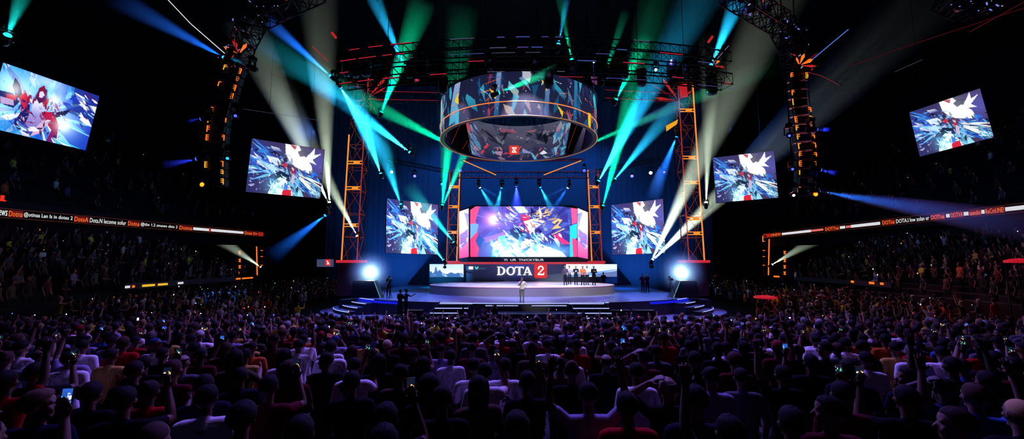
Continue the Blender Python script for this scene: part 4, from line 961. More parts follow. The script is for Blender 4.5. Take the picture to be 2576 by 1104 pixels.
one((957,290,31), (1062,10,29), 2.4, 2.6, 'g', 'stage light sending a wide green beam up right, left of the ring screen')
one((1168,383,34), (640,110,28), 3.0, 3.5, 'g', 'stage light sending a long green beam up left from under the ring screen')
one((1036,387,35), (840,235,30), 1.8, 5., 'c', 'stage light sending a cyan beam up left to the left tower head')
one((1025,379,35.5), (900,285,33), 1.4, 2.2, 'c', 'stage light just above its twin, left of the ring screen')
one((960,443,36), (885,225,33), 2.2, 5.5, 'c', 'stage light with a cyan beam crossing the left tower head')
one((838,197,28), (672,50,24), 1.1, 2.4, 'b', 'stage light with a sharp blue beam up left toward the left gantry')
one((852,212,28), (965,400,33), 2.4, 4.5, 'c', 'stage light with a broad cyan beam falling on the left tower')
fixture((829,516,33), (795,60,27), 'w', 'stage light with two pale beams, left of the left tower', beams=[((795,-120,26), 3.6, K*2.8, 'w'), ((615,60,26), 3.0, K*2.0, 'w')], topz=24)
one((902,600,34.0), (690,200,28), 2.6, 2.6, 'w', 'stage light on the left tower with a pale beam up left', pipe=False)
one((824,537,33), (690,640,30), 1.5, .8, 'b', 'stage light with a dim blue beam falling down left', pipe=False)
one((661,675,50), (470,545,46), 3.0, .45, 'w', 'stage light beside the orange post frame with a dim pale beam up left', standing=True)
fixture((1112,522,37), (1150,230,33), 'g', 'stage light with two green beams beside the left inner tower', beams=[((1122,240,34), 1.8, K*3.4, 'g'), ((1225,250,34), 1.8, K*3.2, 'g'), ((1165,20,30), 3.0, K*4.5, 'g')], topz=19)
one((1145,614,40), (1030,470,38), 1.8, 2.2, 't', 'stage light on the left inner tower with a teal beam up left', pipe=False)
one((1119,659,39), (1040,560,38), 1.6, 1.8, 'c', 'stage light at the foot of the left inner tower with a cyan beam', standing=True)
one((1010,520,38), (948,330,36), 2.2, 1.8, 'c', 'stage light over the left side screen with a cyan beam up left', topz=12)
fixture((1204,466,40), (1238,522,41), 'W', 'first spotlight from the left on the truss above the main screen', beams=[((1243,528,41.2), 1.0, K*.7, 'c'), ((1290,518,41.2), .6, K*.35, 'b')], topz=12.5)
one((1263,466,40), (1249,528,41.2), .9, .7, 'c', 'second spotlight from the left on the truss above the main screen', topz=12.5)
one((1299,462,40), (1300,522,41), 1.7, .7, 'B', 'third, blue spotlight in the middle of the truss above the main screen', topz=12.5)
one((1356,465,40), (1388,528,41.2), .9, .7, 'c', 'fourth spotlight from the left on the truss above the main screen', topz=12.5)
fixture((1432,467,40), (1395,520,41), 'W', 'fifth spotlight from the left on the truss above the main screen', beams=[((1392,524,41.2), .8, K*.5, 'b'), ((1326,520,41.2), .6, K*.35, 'b')], topz=12.5)
one((1245,237,23.6), (1393,178,23.6), .9, 1.0, 'g', 'stage light in front of the ring screen with a green beam up right')
one((1465,372,33), (1437,170,30), 1.3, 2., 'g', 'stage light under the right of the ring screen with a green beam')
one((1403,122,24), (1432,-40,23), .8, .7, 'c', 'stage light on the lower curved truss with a cyan beam straight up')
one((1440,160,25), (1405,-20,23), .8, .5, 'g', 'stage light near the top of the ring screen with a green beam up')
one((1514,209,27), (1570,40,25), .8, .4, 'g', 'small green stage light above the right of the ring screen')
one((1547,258,30), (1622,100,27), 1.4, 1.3, 'g', 'green stage light right of the ring screen beaming up right')
fixture((1437,382,34), (1955,156,26), 'g', 'stage light with a long thin green beam to the right gantry', beams=[((1960,156,26), 1.6, K*3.4, 'g')])
one((1503,461,37), (1800,-80,28), 4.2, 9., 'c', 'stage light right of the main screen with a broad blue beam up right')
one((1516,523,38), (1660,-40,29), 3.2, 7., 'g', 'stage light right of the main screen with a tall green beam')
one((1543,455,37), (1720,240,33), 2.2, 2.6, 'c', 'stage light with a cyan beam slanting to the right tower head')
one((1705,336,34), (1640,500,37), 1.8, 1.6, 'b', 'stage light on the right tower with a blue beam falling left', pipe=False)
fixture((1638,658,38), (1800,420,33), 'w', 'stage light behind the right of the stage with two pale beams up right', beams=[((2030,-160,23), 4.4, K*8, 'w'), ((2420,-90,21), 4.8, K*8, 'w')], standing=True)
one((1776,517,32), (1790,90,27), 2.0, 1.8, 'w', 'stage light with a thin pale beam straight up right of the right tower')
fixture((1785,172,27), (1860,-10,24), 'c', 'stage light at the right end of the lower curved truss, cyan beam up', beams=[((1862,-10,24), 1.6, K*1.4, 'c')])
one((2047,478,19.6), (2640,580,22), 2.2, .8, 'b', 'lowest lamp of the right cabinet string with a wide blue beam right', pipe=False, lr=.1)
one((1938,668,52), (2150,545,46), 3.0, .45, 'w', 'stage light beside the right post frame with a dim pale beam', standing=True)
one((577,152,19.4), (300,0,17), 1.3, .35, 'b', 'lamp at the head of the left cabinet string, wide blue beam left', pipe=False, lr=.08)
one((634,171,19.4), (597,153,19.4), .2, .1, 'c', 'small lamp with a short cyan beam right of the left cabinet string', pipe=False, lr=.05)
one((15,100,16), (60,-20,15), .7, .35, 't', 'stage light with a faint teal beam in the upper left corner')
one((2040,326,19.6), (2068,326,19.6), .3, .12, 'B', 'upper blue lamp on the right side of the right cabinet string', pipe=False, lr=.1)
one((2050,424,19.6), (2085,432,19.6), .35, .12, 'B', 'middle blue lamp on the right side of the right cabinet string', pipe=False, lr=.1)
one((520,297,19.6), (490,302,19.6), .2, .06, 'B', 'upper blue lamp on the left side of the left cabinet string', pipe=False, lr=.1)
one((510,397,19.6), (430,412,19.4), .5, .1, 'B', 'lower blue lamp on the left side of the left cabinet string', pipe=False, lr=.1)
for c, col, lab, lr in (((985,431,39),'W','pale lamp on the thin truss, leftmost of the row above the left side screen',.13),((1043,441,39.5),'v','violet lamp on the thin truss above the left side screen',.14),((1158,427,39.8),'B','blue lamp above the left inner tower',.15),((1111,461,40),'c','cyan lamp left of the left inner tower',.1),
    ((1470,427,39.8),'B','blue lamp above the right inner tower',.15),((1590,441,39.5),'v','violet lamp above the right side screen, leftmost of three',.15),((1637,433,39),'W','pale lamp above the right side screen, middle of three',.16),((1671,431,38.6),'v','small violet lamp above the right side screen, rightmost of three',.1),
    ((592,290,19.6),'B','blue lamp on the right side of the left cabinet string, upper',.07),((572,397,19.6),'b','blue lamp on the right side of the left cabinet string, lower',.07),((1986,340,19.6),'B','upper small blue lamp on the left side of the right cabinet string',.06),((1994,424,19.6),'B','middle small blue lamp on the left side of the right cabinet string',.06),((1997,490,19.6),'W','white lamp at the foot of the right cabinet string',.06),
    ((1650,174,27),'W','bright white lamp hung from the lower curved truss at the right',.1),((1494,154,26),'W','small white lamp hung from the lower curved truss above the ring screen',.07)):
    fixture(c, (c[0]+(6 if c[0] < 1300 else -6), c[1]+60, c[2]-6), col, lab, lr=lr, ls=5., topz=19 if c[2] < 30 else 14.5)
for c, lab in (((508,464,19.6),'amber lamp at the foot of the left cabinet string'),((2052,488,19.6),'amber lamp at the foot of the right cabinet string')):
    e = empty('round_lamp', U(*c), lab, 'lamp'); mb = MB(); mb.lathe(U(*c), [(0,-.1),(.09,-.1),(.11,0)], Vector((0,-1,0)).to_track_quat('Z','Y'), 0, 14); mb.build('lamp_housing', head_m, e)
    mb = MB(); mb.lathe(U(*c), [(.11,0),(.08,.02),(0,.03)], Vector((0,-1,0)).to_track_quat('Z','Y'), 0, 14); mb.build('lens', glow_mat('lens_amber', (255,130,20), 3), e)
# dark lamps and horn clusters hanging under the lower curved truss
for i, (px, py, w, Y) in enumerate(((872,172,24,27),(895,178,20,27),(921,172,26,27),(1030,180,20,27),(1085,170,22,26.5),(1115,215,26,25.5),(1380,200,26,23.6),(1520,182,24,26),(1570,178,24,27),(1614,196,26,27),(1690,175,26,28),(1730,180,24,28),(1790,215,30,28),(1345,165,26,24),(1232,160,22,24))):
    p = U(px, py, Y); e = empty('hanging_lamp', p, None, 'stage light', 'unlit black lamps hanging under the lower curved truss'); e['label'] = 'unlit black cylinder lamp hanging under the lower curved truss'
    hh = w/1000*Y*.9; mb = MB(); mb.lathe(p, [(0,-hh),(w/2000*Y*.7,-hh*.92),(w/2000*Y,-hh*.6),(w/2000*Y,hh*.9),(0,hh)], None, 0, 16); mb.build('can', mat('can_black', (9,9,12), .3, .4), e, True)
    mb = MB(); mb.lathe(p, [(w/2000*Y*.74,-hh*.93),(w/2000*Y*.84,-hh*.84)], None, 0, 16); mb.build('rim', mat('can_rim', (70,80,110), .3, .8), e, True)
    mb = MB(); mb.tube(p+Vector((0,0,hh)), (p.x,p.y,17), .03); mb.build('clamp', blackm, e)
# audience blinders standing at both ends of the stage
for px, lab in ((932,'dazzling white floodlight above the left stage wedge'), (1714,'dazzling white floodlight above the right stage wedge')):
    p = U(px,685,33.2); e = empty('floodlight', p, lab, 'floodlight'); q = (CAM-p).normalized().to_track_quat('Z','Y')
    mb = MB(); mb.lathe(p, [(0,-.22),(.2,-.2),(.34,0),(.36,.04)], q, 0, 24); mb.build('lamp_housing', head_m, e)
    mb = MB(); mb.lathe(p, [(.26,.05),(.18,.09),(0,.11)], q, 0, 24); mb.build('lens', glow_mat('flood_white', (225,245,255), 14, True), e)
    ld = bpy.data.lights.new('flood', 'SPOT'); ld.energy = 1100; ld.color = (.45,.8,1.); ld.spot_size = R(150); ld.spot_blend = .8; ld.shadow_soft_size = .03; lo = bpy.data.objects.new('flood', ld); COL.objects.link(lo); lo.location = p+(CAM-p).normalized()*.16; lo.rotation_mode = 'QUATERNION'; lo.rotation_quaternion = (CAM-p).to_track_quat('-Z','Y')
    mb = MB(); mb.tube(p-Vector((0,-.1,.3)), (p.x, p.y+.1, 1.1), .03); mb.lathe((p.x,p.y+.1,1.1), [(.3,0),(.28,.03),(0,.05)], None, 0, 14); mb.build('stand', blackm, e)
    hz = bpy.data.materials.get('halo_scatter')
    if hz is None:
        hz = bpy.data.materials.new('halo_scatter'); hz.use_nodes = True; t_ = hz.node_tree; t_.nodes.clear(); a_ = t_.nodes.new('ShaderNodeOutputMaterial'); b_ = t_.nodes.new('ShaderNodeVolumeScatter'); b_.inputs['Color'].default_value = (.5,.85,1,1); g_ = t_.nodes.new('ShaderNodeTexCoord'); d_ = t_.nodes.new('ShaderNodeVectorMath'); d_.operation = 'DISTANCE'; d_.inputs[1].default_value = (.5,.5,.5); f_ = t_.nodes.new('ShaderNodeMapRange'); f_.inputs['From Min'].default_value = 0; f_.inputs['From Max'].default_value = .5; f_.inputs['To Min'].default_value = 1.25; f_.inputs['To Max'].default_value = 0; h_ = t_.nodes.new('ShaderNodeMath'); h_.operation = 'POWER'; h_.inputs[1].default_value = 3.; t_.links.new(g_.outputs['Generated'], d_.inputs[0]); t_.links.new(d_.outputs['Value'], f_.inputs['Value']); t_.links.new(f_.outputs[0], h_.inputs[0]); t_.links.new(h_.outputs[0], b_.inputs['Density']); t_.links.new(b_.outputs[0], a_.inputs['Volume'])
    mb = MB(); mb.ell(p+(CAM-p).normalized()*.5, (2.2,2.2,2.2), 0, 28, 18); o = mb.build('halo_haze', hz, e, True)  # ball of haze added around the lamp to draw its halo
# ---------------------------------------------------------------- things on and around the stage
for s, pts, lab in ((-1, [(888,706),(941,706),(957,741),(882,741)], 'dark wedge-shaped speaker under the left floodlight'), (1, [(1711,706),(1753,706),(1762,741),(1694,741)], 'dark wedge-shaped speaker under the right floodlight')):
    Y = 31.8; P = [U(x, y, Y) for x, y in pts]; zf = 1.1; P[2].z = P[3].z = zf+.005; e = empty('wedge_speaker', (P[3]+P[2])/2, lab, 'speaker')
    mb = MB(); mb.prism(P, (0,.9,0)); mb.build('cabinet', mat('wedge_dark', (24,30,42), .45, .1), e)
    mb = MB(); a, b = (P[1], P[2]) if s < 0 else (P[0], P[3]); mb.tube(a+Vector((0,-.02,0)), b+Vector((0,-.02,.02)), .025); mb.build('edge_light', glow_mat('wedge_edge', (90,200,215), .8), e)  # lit edge of the wedge put in as a glowing tube
    mb = MB()
    for k in range(7): t = (k+1)/8; mb.tube(P[0].lerp(P[3],t)+Vector((.1,-.02,0)), P[1].lerp(P[2],t)+Vector((-.1,-.02,0)), .008)
    mb.build('grille', mat('grille_dark', (44,52,66), .4, .6), e)
    mb = MB(); x = U(866 if s < 0 else 1775, 748, 32).x; mb.box((x+(.3 if s<0 else -.3), 32.5, .3), (1.3,1.3,1.3)); o = mb.build('black_crate', mat('crate_black', (14,15,20), .6), base=(x,32.5,-.35)); tag(o, 'plain black crate beside the wedge speaker at the %s stage end' % ('left' if s < 0 else 'right'), 'crate')
def tripod(px, py, Y, h, lab):
    f = U(px, py, Y); f.z = 1.1; e = empty('video_camera', f, lab, 'camera'); t = f+Vector((0,0,h))
    for k in range(3):
        a = R(90+120*k); mb = MB(); mb.tube(t, f+Vector((.42*math.cos(a),.42*math.sin(a),0)), .022, 0, 6); mb.build('leg', blackm, e)
    mb = MB(); mb.box(t+Vector((0,0,.12)), (.18,.4,.2)); mb.lathe(t+Vector((0,-.2,.12)), [(.07,0),(.08,.16),(0,.17)], Vector((0,-1,0)).to_track_quat('Z','Y'), 0, 10); mb.box(t+Vector((.0,.2,.3)), (.14,.1,.1)); mb.build('camera_body', mat('camera_grey', (40,46,56), .4), e)
tripod(1688,733,31.5,1.35,'video camera on a black tripod near the right floodlight')
tripod(977,731,31.8,1.35,'video camera on a black tripod near the left floodlight')
# lit counters under the left stand and small bars on the right
yl = glow_mat('counter_yellow', (245,190,40), .95); cgray = mat('counter_grey', (60,60,72), .7)
c = empty('service_counter', UX(480,700,-23.8), 'long grey counter with a yellow glowing strip below the left stand', 'counter')
mb = MB(); a, b = UX(318,694,-23.8), UX(600,694,-23.8); b.z = a.z = 2.35; mb.prism([a,b,b+Vector((0,0,.35)),a+Vector((0,0,.35))], (-.15,0,0)); mb.build('fascia', cgray, c)
for x0, x1, m in ((361,392,yl),(400,424,yl),(336,342,led_o),(595,606,led_o),(610,637,led_o),(318,330,rib_white),(450,463,rib_white)):
    p, q = UX(x0,692,-23.75), UX(x1,692,-23.75); mb = MB(); mb.prism([(-23.75,p.y,2.45),(-23.75,q.y,2.45),(-23.75,q.y,2.58),(-23.75,p.y,2.58)], (-.02,0,0)); mb.build('light_strip', m, c)
c = empty('service_counter', UX(2100,700,23.8), 'long grey counter with short orange glowing strips below the right stand', 'counter')
mb = MB(); a, b = UX(2000,694,23.8), UX(2240,694,23.8); mb.prism([(23.8,a.y,2.3),(23.8,b.y,2.3),(23.8,b.y,2.62),(23.8,a.y,2.62)], (.15,0,0)); mb.build('fascia', cgray, c)
for x0, x1 in ((1946,1960),(2184,2197),(2212,2220),(2139,2146)):
    p, q = UX(x0,692,23.75), UX(x1,692,23.75); mb = MB(); mb.prism([(23.75,p.y,2.45),(23.75,q.y,2.45),(23.75,q.y,2.6),(23.75,p.y,2.6)], (.02,0,0)); mb.build('light_strip', led_o, c)
# red canopies
for (px, py, w, X, lab) in ((1925,746,50,None,'small round red canopy on posts in the crowd, right of the stage'), (2562,655,50,None,'bright red canopy at the right edge beneath the ribbon screen')):
    Y = 26 if px < 2000 else 17; p = U(px, py, Y); w = w/1000*Y; g = -.35 if px < 2000 else ground(Y); e = empty('canopy', (p.x,p.y,g), lab, 'canopy')
    mb = MB(); mb.lathe(p, [(w/2,-.1),(w/2,0),(w*.3,.06),(0,.1)], None, 0, 24); mb.build('roof', glow_mat('canopy_red', (200,20,40), .8), e)
    mb = MB()
    for k in range(4): a = R(45+90*k); mb.tube((p.x+w*.42*math.cos(a), p.y+w*.42*math.sin(a), g), (p.x+w*.42*math.cos(a), p.y+w*.42*math.sin(a), p.z), .025)
    mb.build('post', blackm, e)
mb = MB(); p = UX(6,497,-33.0); mb.box(p, (.06,.16,.3)); mb.box(p-Vector((0,0,.18)), (.06,.34,.08)); o = mb.build('warning_light', glow_mat('warning_red', (235,40,20), 1.), base=p); tag(o, 'small red warning light above the left ribbon screen', 'light')
# audience photographer's flash and loose gear in the pit are left to people below
gear = [(1040,772,'box'),(1560,778,'box'),(1620,776,'box')]
for i, (px, py, _) in enumerate(gear):
    p = U(px, py, 27.6); p.z = 0; mb = MB(); mb.box(p+Vector((0,0,.35)), (1.3,.6,.7)); e = empty('equipment_case', p, ['black equipment case left of the left straight steps','black equipment case right of the right straight steps, nearer','black equipment case further right of the right straight steps'][i], 'case')
    mb.build('case_body', mat('crate_black', (14,15,20), .6), e); mb = MB(); mb.box(p+Vector((0,-.31,.5)), (1.2,.02,.03)); mb.box(p+Vector((.2,-.31,.2)), (.14,.03,.05)); mb.build('metal_trim', mat('rail_steel', (90,95,120), .4, .8), e)
# ---------------------------------------------------------------- performers
SKIN = [(196,150,125), (170,120,95), (140,95,72), (105,72,56), (205,165,140)]
GRP = 'people standing on the round riser'
def on(px, Y, z, **k): return person(U(px, 700, Y).x, Y, z, **k)
B = math.pi
on(1422, 35.6, 1.845, pose='jacket_down', shirt=(60,55,60), skin=SKIN[0], trousers=(20,22,30), haircol=(120,100,80), rz=B+.2, label='person in grey patterned jacket, leftmost of the group on the riser', group=GRP)
on(1432.5, 36.6, 1.845, pose='jacket', shirt=(150,150,155), skin=SKIN[0], trousers=(26,26,34), rz=B-.3, haircol=(90,80,70), label='person in pale grey jacket half hidden, second from left in the group', group=GRP)
on(1449, 35.6, 1.845, pose='lowered', shirt=(18,22,30), skin=SKIN[0], trousers=(16,18,26), rz=B, haircol=(170,160,150), hair='crop', label='person in black t-shirt with white print, third from left in the group', group=GRP)
o = on(1466, 35.3, 1.845, pose='clasped', shirt=(215,100,50), skin=SKIN[0], trousers=(16,18,26), rz=B, haircol=(150,130,110), label='person in orange and black jersey holding hands together, in the group', group=GRP)
on(1477, 36.0, 1.845, pose='jacket', shirt=(200,200,200), skin=SKIN[4], trousers=(30,32,40), rz=B+.3, haircol=(150,140,130), hair='crop', label='person in white jacket right behind the orange jersey, in the group', group=GRP)
on(1494, 35.3, 1.845, pose='jacket_folded', shirt=(14,15,20), skin=SKIN[0], trousers=(12,13,18), rz=B+.15, haircol=(180,170,160), hair='crop', label='person in black suit standing apart at the right of the group', group=GRP)
on(1518, 40.2, 1.1, pose='jacket', shirt=(20,24,40), trousers=(14,16,26), rz=B, label='person in dark clothes before the right banner screen')
h = on(1313, 27.9+.6, 1.1, pose='mic', shirt=(225,222,210), skin=SKIN[0], trousers=(120,122,128), shoe=(120,60,50), rz=B, hair='crop', haircol=(90,70,60), scale=1.03, label='host in white jacket and grey trousers holding a red microphone')
# print on the third one's shirt
mb = MB(); mb.box((0,.112,1.26), (.16,.012,.05)); mb.box((.02,.112,1.2), (.05,.012,.1)); pr = bpy.data.objects.new('shirt_print', mb.mesh('shirt_print', [mat('print_white', (225,225,225), .8)])); COL.objects.link(pr)
pr.parent = [x for x in bpy.data.objects if x.get('label', '').startswith('person in black t-shirt with white print')][0]
Wm = Vector((h.location.x-.07*1.03, h.location.y-.24, h.location.z+1.53*1.03))
e = empty('microphone', Wm, 'red handheld microphone at the mouth of the stage host', 'microphone')
mb = MB(); mb.tube(Wm-Vector((0,.02,.12)), Wm+Vector((0,.03,.02)), .022, 0, 10); mb.build('handle', mat('mic_red', (200,20,30), .4), e)
mb = MB(); mb.ell(Wm+Vector((0,.04,.05)), (.036,.036,.04), 0, 12, 8); mb.build('grille', mat('mic_head', (190,30,40), .35, .5), e)
# crew
xx = U(1015, 700, 27.1).x; e = empty('low_platform', (xx, 27.15, 0), 'low black platform under the two people at the left stage edge', 'platform'); mb = MB(); mb.box((xx, 27.15, .36), (1.7,1.,.07)); mb.build('top', mat('crate_black', (14,15,20), .6), e)
for a_ in (-.75,.75):
    for b_ in (-.4,.4): mb = MB(); mb.box((xx+a_, 27.15+b_, .165), (.06,.06,.33)); mb.build('leg', blackm, e)
on(1008, 27.0, .4, pose='folded', shirt=(28,32,48), trousers=(10,12,20), rz=-.4, hair='short', label='person in dark clothes standing at the left of the two by the stage edge')
on(1023, 27.3, .4, pose='reach', shirt=(60,70,100), trousers=(10,12,20), rz=-.9, hair='bun', label='person in mottled shirt leaning on the stage edge, right of the two')
on(1616.5, 36.5, 1.1, pose='lowered', shirt=(60,20,36), trousers=(50,16,30), rz=B, hair='short', label='left of two crew people in dark red clothes behind the stage right')
on(1628, 36.2, 1.1, pose='phone_both', shirt=(40,16,30), trousers=(30,14,24), rz=B-.3, hair='short', label='right of two crew people behind the stage, hands raised to the face')
on(978.5, 32.4, 1.1, pose='phone_both', shirt=(16,20,32), trousers=(10,12,20), rz=.3, label='camera operator in black behind the left tripod')
on(1166, 24.6, -.35, pose='lowered', shirt=(10,12,20), scale=1.03, label='tall person in black silhouetted before the left straight steps')
on(1218, 24.9, -.35, pose='reach', shirt=(110,80,110), skin=SKIN[1], rz=-.5, label='photographer in dusty purple shirt before the stage, left of two')
on(1246, 24.9, -.35, pose='phone_both', shirt=(30,26,34), skin=SKIN[1], rz=.3, label='photographer in black with a lit camera before the stage, right of two')

# ---------------------------------------------------------------- the audience
WHT=(235,230,235); BLK=(13,13,16); NAV=(20,24,44); GRY=(86,86,94); REDS=(170,22,24); MAR=(84,22,28); YEL=(196,160,80); BLU=(60,90,160); LAV=(150,140,180); ORG=(190,90,40); OLI=(74,72,50); BRN=(80,56,46)
CN = {WHT:'white', BLK:'black', NAV:'navy', GRY:'grey', REDS:'red', MAR:'maroon', YEL:'yellow', BLU:'blue', LAV:'lavender', ORG:'orange', OLI:'olive', BRN:'brown'}
PN = {'lowered':'arms down','clasped':'hands together in front','folded':'arms folded','phone_right':'right hand holding a phone up','phone_left':'left hand holding a phone up','phone_both':'both hands holding a phone up','high_right':'right arm raised high','high_left':'left arm raised high','cheer':'both arms raised','head':'left hand on the head','reach':'right arm reaching forward','look_right':'head turned right','look_left':'head turned left'}
HN = {'short':'short-haired','crop':'crop-haired','curly':'curly-haired','long':'long-haired','bun':'bun-haired','cap':'capped','bald':'balding'}
PHONE_AT = {'phone_right': ((.165,.355,1.72),0), 'phone_left': ((-.165,.355,1.72),0), 'phone_both': ((0,.385,1.7),1)}
def dist_for_top(py): return 760/(py-750)
people = []   # dicts
def spot_(px, d, pose, shirt, hair='short', hc=(14,11,10), skin=1, own=None, rz=None, sc_=1.0, phone=None, trs=(16,18,26)):
    x = CAM.x+(px-1288)/F*d*1.005; people.append(dict(x=x, y=d, pose=pose, shirt=shirt, hair=hair, hc=hc, skin=SKIN[skin], own=own, rz=(-.4*math.atan2(x,d)) if rz is None else rz, s=sc_, phone=phone, px=px, trs=trs))
M_ = [ # px, top y, pose, shirt, hair, haircol, skin, label
 (905,893,'reach',WHT,'short',None,1,'person in white t-shirt with a black strap across the back, arm forward'),
 (551,958,'lowered',WHT,'short',None,2,'person in plain white t-shirt with small neck logo, sitting low near front left'),
 (150,972,'look_right',NAV,'curly',(96,74,56),0,'curly fair-haired person in navy shirt seen in profile, close at lower left'),
 (352,963,'phone_right',BLK,'short',None,1,'dark-haired person in black t-shirt filming, close at lower left'),
 (62,925,'high_right',REDS,'short',None,2,'person in bright red t-shirt with right arm stretched up, far left'),
 (1566,975,'lowered',REDS,'short',None,2,'person in red t-shirt with shoulders lit red, close at lower centre right'),
 (1664,937,'head',BLK,'bald',(120,115,110),0,'balding grey-haired person in black t-shirt, close right of centre'),
 (1472,952,'cheer',LAV,'short',None,1,'person in pale sleeves holding both arms up around a phone, centre'),
 (846,848,'lowered',WHT,'short',None,1,None),(735,872,'lowered',WHT,'long',None,1,None),(1270,893,'lowered',WHT,'short',None,1,'person in white t-shirt with a black scribble logo on the back'),(1195,893,'lowered',WHT,'short',None,2,None),
 (1375,848,'lowered',WHT,'cap',(20,22,30),1,None),(935,838,'lowered',YEL,'short',None,1,'person in mustard yellow shirt just left of the pale-haired head'),(983,850,'lowered',BLK,'short',(190,165,130),0,'person with very pale blond hair right of the mustard shirt'),
 (2150,878,'clasped',WHT,'short',None,1,'person in white long top, large, right of centre'),(2222,855,'lowered',YEL,'short',None,1,'person in sand yellow t-shirt beside the large white top, right side'),
 (2405,955,'cheer',BLU,'short',(70,46,34),0,'person in blue shirt with both hands up by the head, lower right'),(2352,1012,'look_left',MAR,'short',(50,34,28),0,'person in profile facing left with hand up, close at lower right'),
 (2510,992,'lowered',BLK,'crop',(190,160,100),0,'blond head of a person in black at the lower right'),(2050,985,'look_left',MAR,'short',None,1,'person in maroon t-shirt in profile facing left, lower right'),(2240,960,'phone_left',BLK,'short',None,1,'person in black holding a glowing phone at lower right'),
 (1960,1010,'lowered',BLK,'short',None,1,None),(1850,845,'high_left',BLK,'bun',None,1,None),(1300,1020,'lowered',BLK,'short',None,1,None),(985,1000,'phone_right',BLK,'short',None,2,'person in black behind the large bright phone, lower centre'),(700,935,'phone_right',MAR,'short',None,1,None),
 (430,1045,'lowered',BLK,'crop',(60,44,36),0,'brown short-haired head at the bottom edge, lower left'),(1810,1030,'high_left',GRY,'short',None,0,'person in grey t-shirt with a pale raised hand at the bottom edge'),(2440,925,'lowered',BLK,'short',None,1,None),(780,1030,'lowered',BLK,'short',None,1,None),(640,1000,'lowered',BLK,'curly',None,1,None),(1120,960,'lowered',BLK,'short',None,1,None),(1325,925,'phone_right',BLK,'short',None,1,None),(1222,905,'phone_right',WHT,'short',None,1,None),(130,905,'phone_right',BLK,'short',None,1,None),(1545,868,'phone_right',GRY,'short',None,1,None),(2015,885,'phone_left',BLK,'short',None,1,None),(2085,950,'phone_right',MAR,'short',None,1,None),(1590,905,'lowered',WHT,'short',None,1,None),(1640,862,'lowered',GRY,'short',None,1,None),
 (1650,835,'lowered',WHT,'short',None,1,None),(1720,850,'high_right',BLK,'short',None,1,None),(1770,915,'lowered',LAV,'bun',None,1,'person in bare-backed lavender top with hair tied up, right of centre'),(2030,838,'lowered',WHT,'short',None,1,None),(2070,840,'lowered',WHT,'short',None,1,None),(2100,846,'lowered',WHT,'curly',None,1,None),(900,925,'lowered',BLK,'short',None,1,None),(210,878,'lowered',WHT,'short',None,1,None),(240,850,'lowered',WHT,'short',None,1,None),(310,840,'lowered',LAV,'short',None,1,None)]
for px, ty, pose, sh, hair, hc, sk, own in M_: spot_(px, dist_for_top(ty), pose, sh, hair, hc or (14,11,10), sk, own)
rc = random.Random(12)
def rnd_attrs(px, y):
    w = rc.random(); dark = .84 if y < 6 else .56  # more dark tops close by stand in for the shade there
    sh = rc.choice([BLK,BLK,BLK,BLK,NAV,NAV,GRY,OLI,BRN,MAR]) if w < dark else rc.choice([WHT,WHT,WHT,WHT,LAV,BLU,REDS,MAR,YEL,ORG,GRY])
    pose = rc.choices(['lowered','clasped','folded','phone_right','phone_left','phone_both','high_right','high_left','cheer','head','reach','look_right','look_left'], [34,20,9,5,4,4,2,2,1,2,5,3,3])[0]
    hair = rc.choices(['short','crop','curly','long','bun','cap','bald'], [40,15,10,16,6,8,3])[0]
    hc = rc.choices([(12,10,10),(28,20,16),(60,42,30),(170,140,100),(90,88,86)], [56,27,12,(3 if y > 6 else 0),(2 if y > 6 else 0)])[0]
    if hair == 'cap' and (y < 5.5 or rc.random() < .4): hair = 'short'
    if hair == 'cap': hc = rc.choice([(20,20,24),(120,24,24),(180,180,185),(40,60,120)])
    return pose, sh, hair, hc, rc.randint(0,4)
rows = []; y = 2.5; ri = 0
while y < 19.3: rows.append(y); y += .78 + .012*y
cand = []
for ri, y in enumerate(rows):
    half = 1.31*y+.2; x = -half+rc.uniform(0,.5)
    while x < half:
        yy = y+rc.uniform(-.14,.14); xx = x+CAM.x; px = 1288+(x)/yy*F
        if all((p['x']-xx)**2+(p['y']-yy)**2 > .27 for p in people): cand.append((xx, yy, px, ri))
        x += rc.uniform(.5,.78)
cand.sort(key=lambda c: c[1])
N_IND = 300-len(people)
for xx, yy, px, ri in cand[:N_IND]:
    pose, sh, hair, hc, sk = rnd_attrs(px, yy)
    people.append(dict(x=xx, y=yy, pose=pose, shirt=sh, hair=hair, hc=hc, skin=SKIN[sk], own=None, rz=rc.uniform(-.25,.25)-.42*math.atan2(xx,yy), s=rc.uniform(.95,1.05), phone=None, px=px, trs=rc.choice([(16,18,26),(24,28,44),(30,28,26)])))
rest = cand[N_IND:]
# labels: by look first, then by row and place among the lookalikes
people.sort(key=lambda p: p['y'])
ylim = sorted(set(round(r, 2) for r in rows))
def rowof(p): return min(range(len(rows)), key=lambda i: abs(rows[i]-p['y']))
ORD = ['first','second','third','fourth','fifth','sixth','seventh','eighth','ninth','tenth','eleventh','twelfth','thirteenth','fourteenth','fifteenth','sixteenth','seventeenth','eighteenth','nineteenth','twentieth']
def wh(p, level):
    look = '%s person in %s top, %s' % (HN[p['hair']], CN[p['shirt']], PN[p['pose']])
    return look
from collections import defaultdict
g1 = defaultdict(list)
for p in people:
    if not p['own']: g1[wh(p,0)].append(p)
for k, ps in g1.items():
    if len(ps) == 1: ps[0]['label'] = k+', among the spectators'; continue
    g2 = defaultdict(list)
    for p in ps: g2[rowof(p)].append(p)
    for r_i, q in g2.items():
        rn = 'nearest row' if r_i == 0 else ORD[r_i]+' row'
        q.sort(key=lambda p: p['px'])
        if len(q) == 1: q[0]['label'] = k+', '+rn
        else:
            for i, p in enumerate(q):
                po = 'leftmost' if i == 0 else ('rightmost' if i == len(q)-1 else ORD[i]+' from left')
                p['label'] = '%s, %s alike in %s' % (k, po, rn)
phones = []
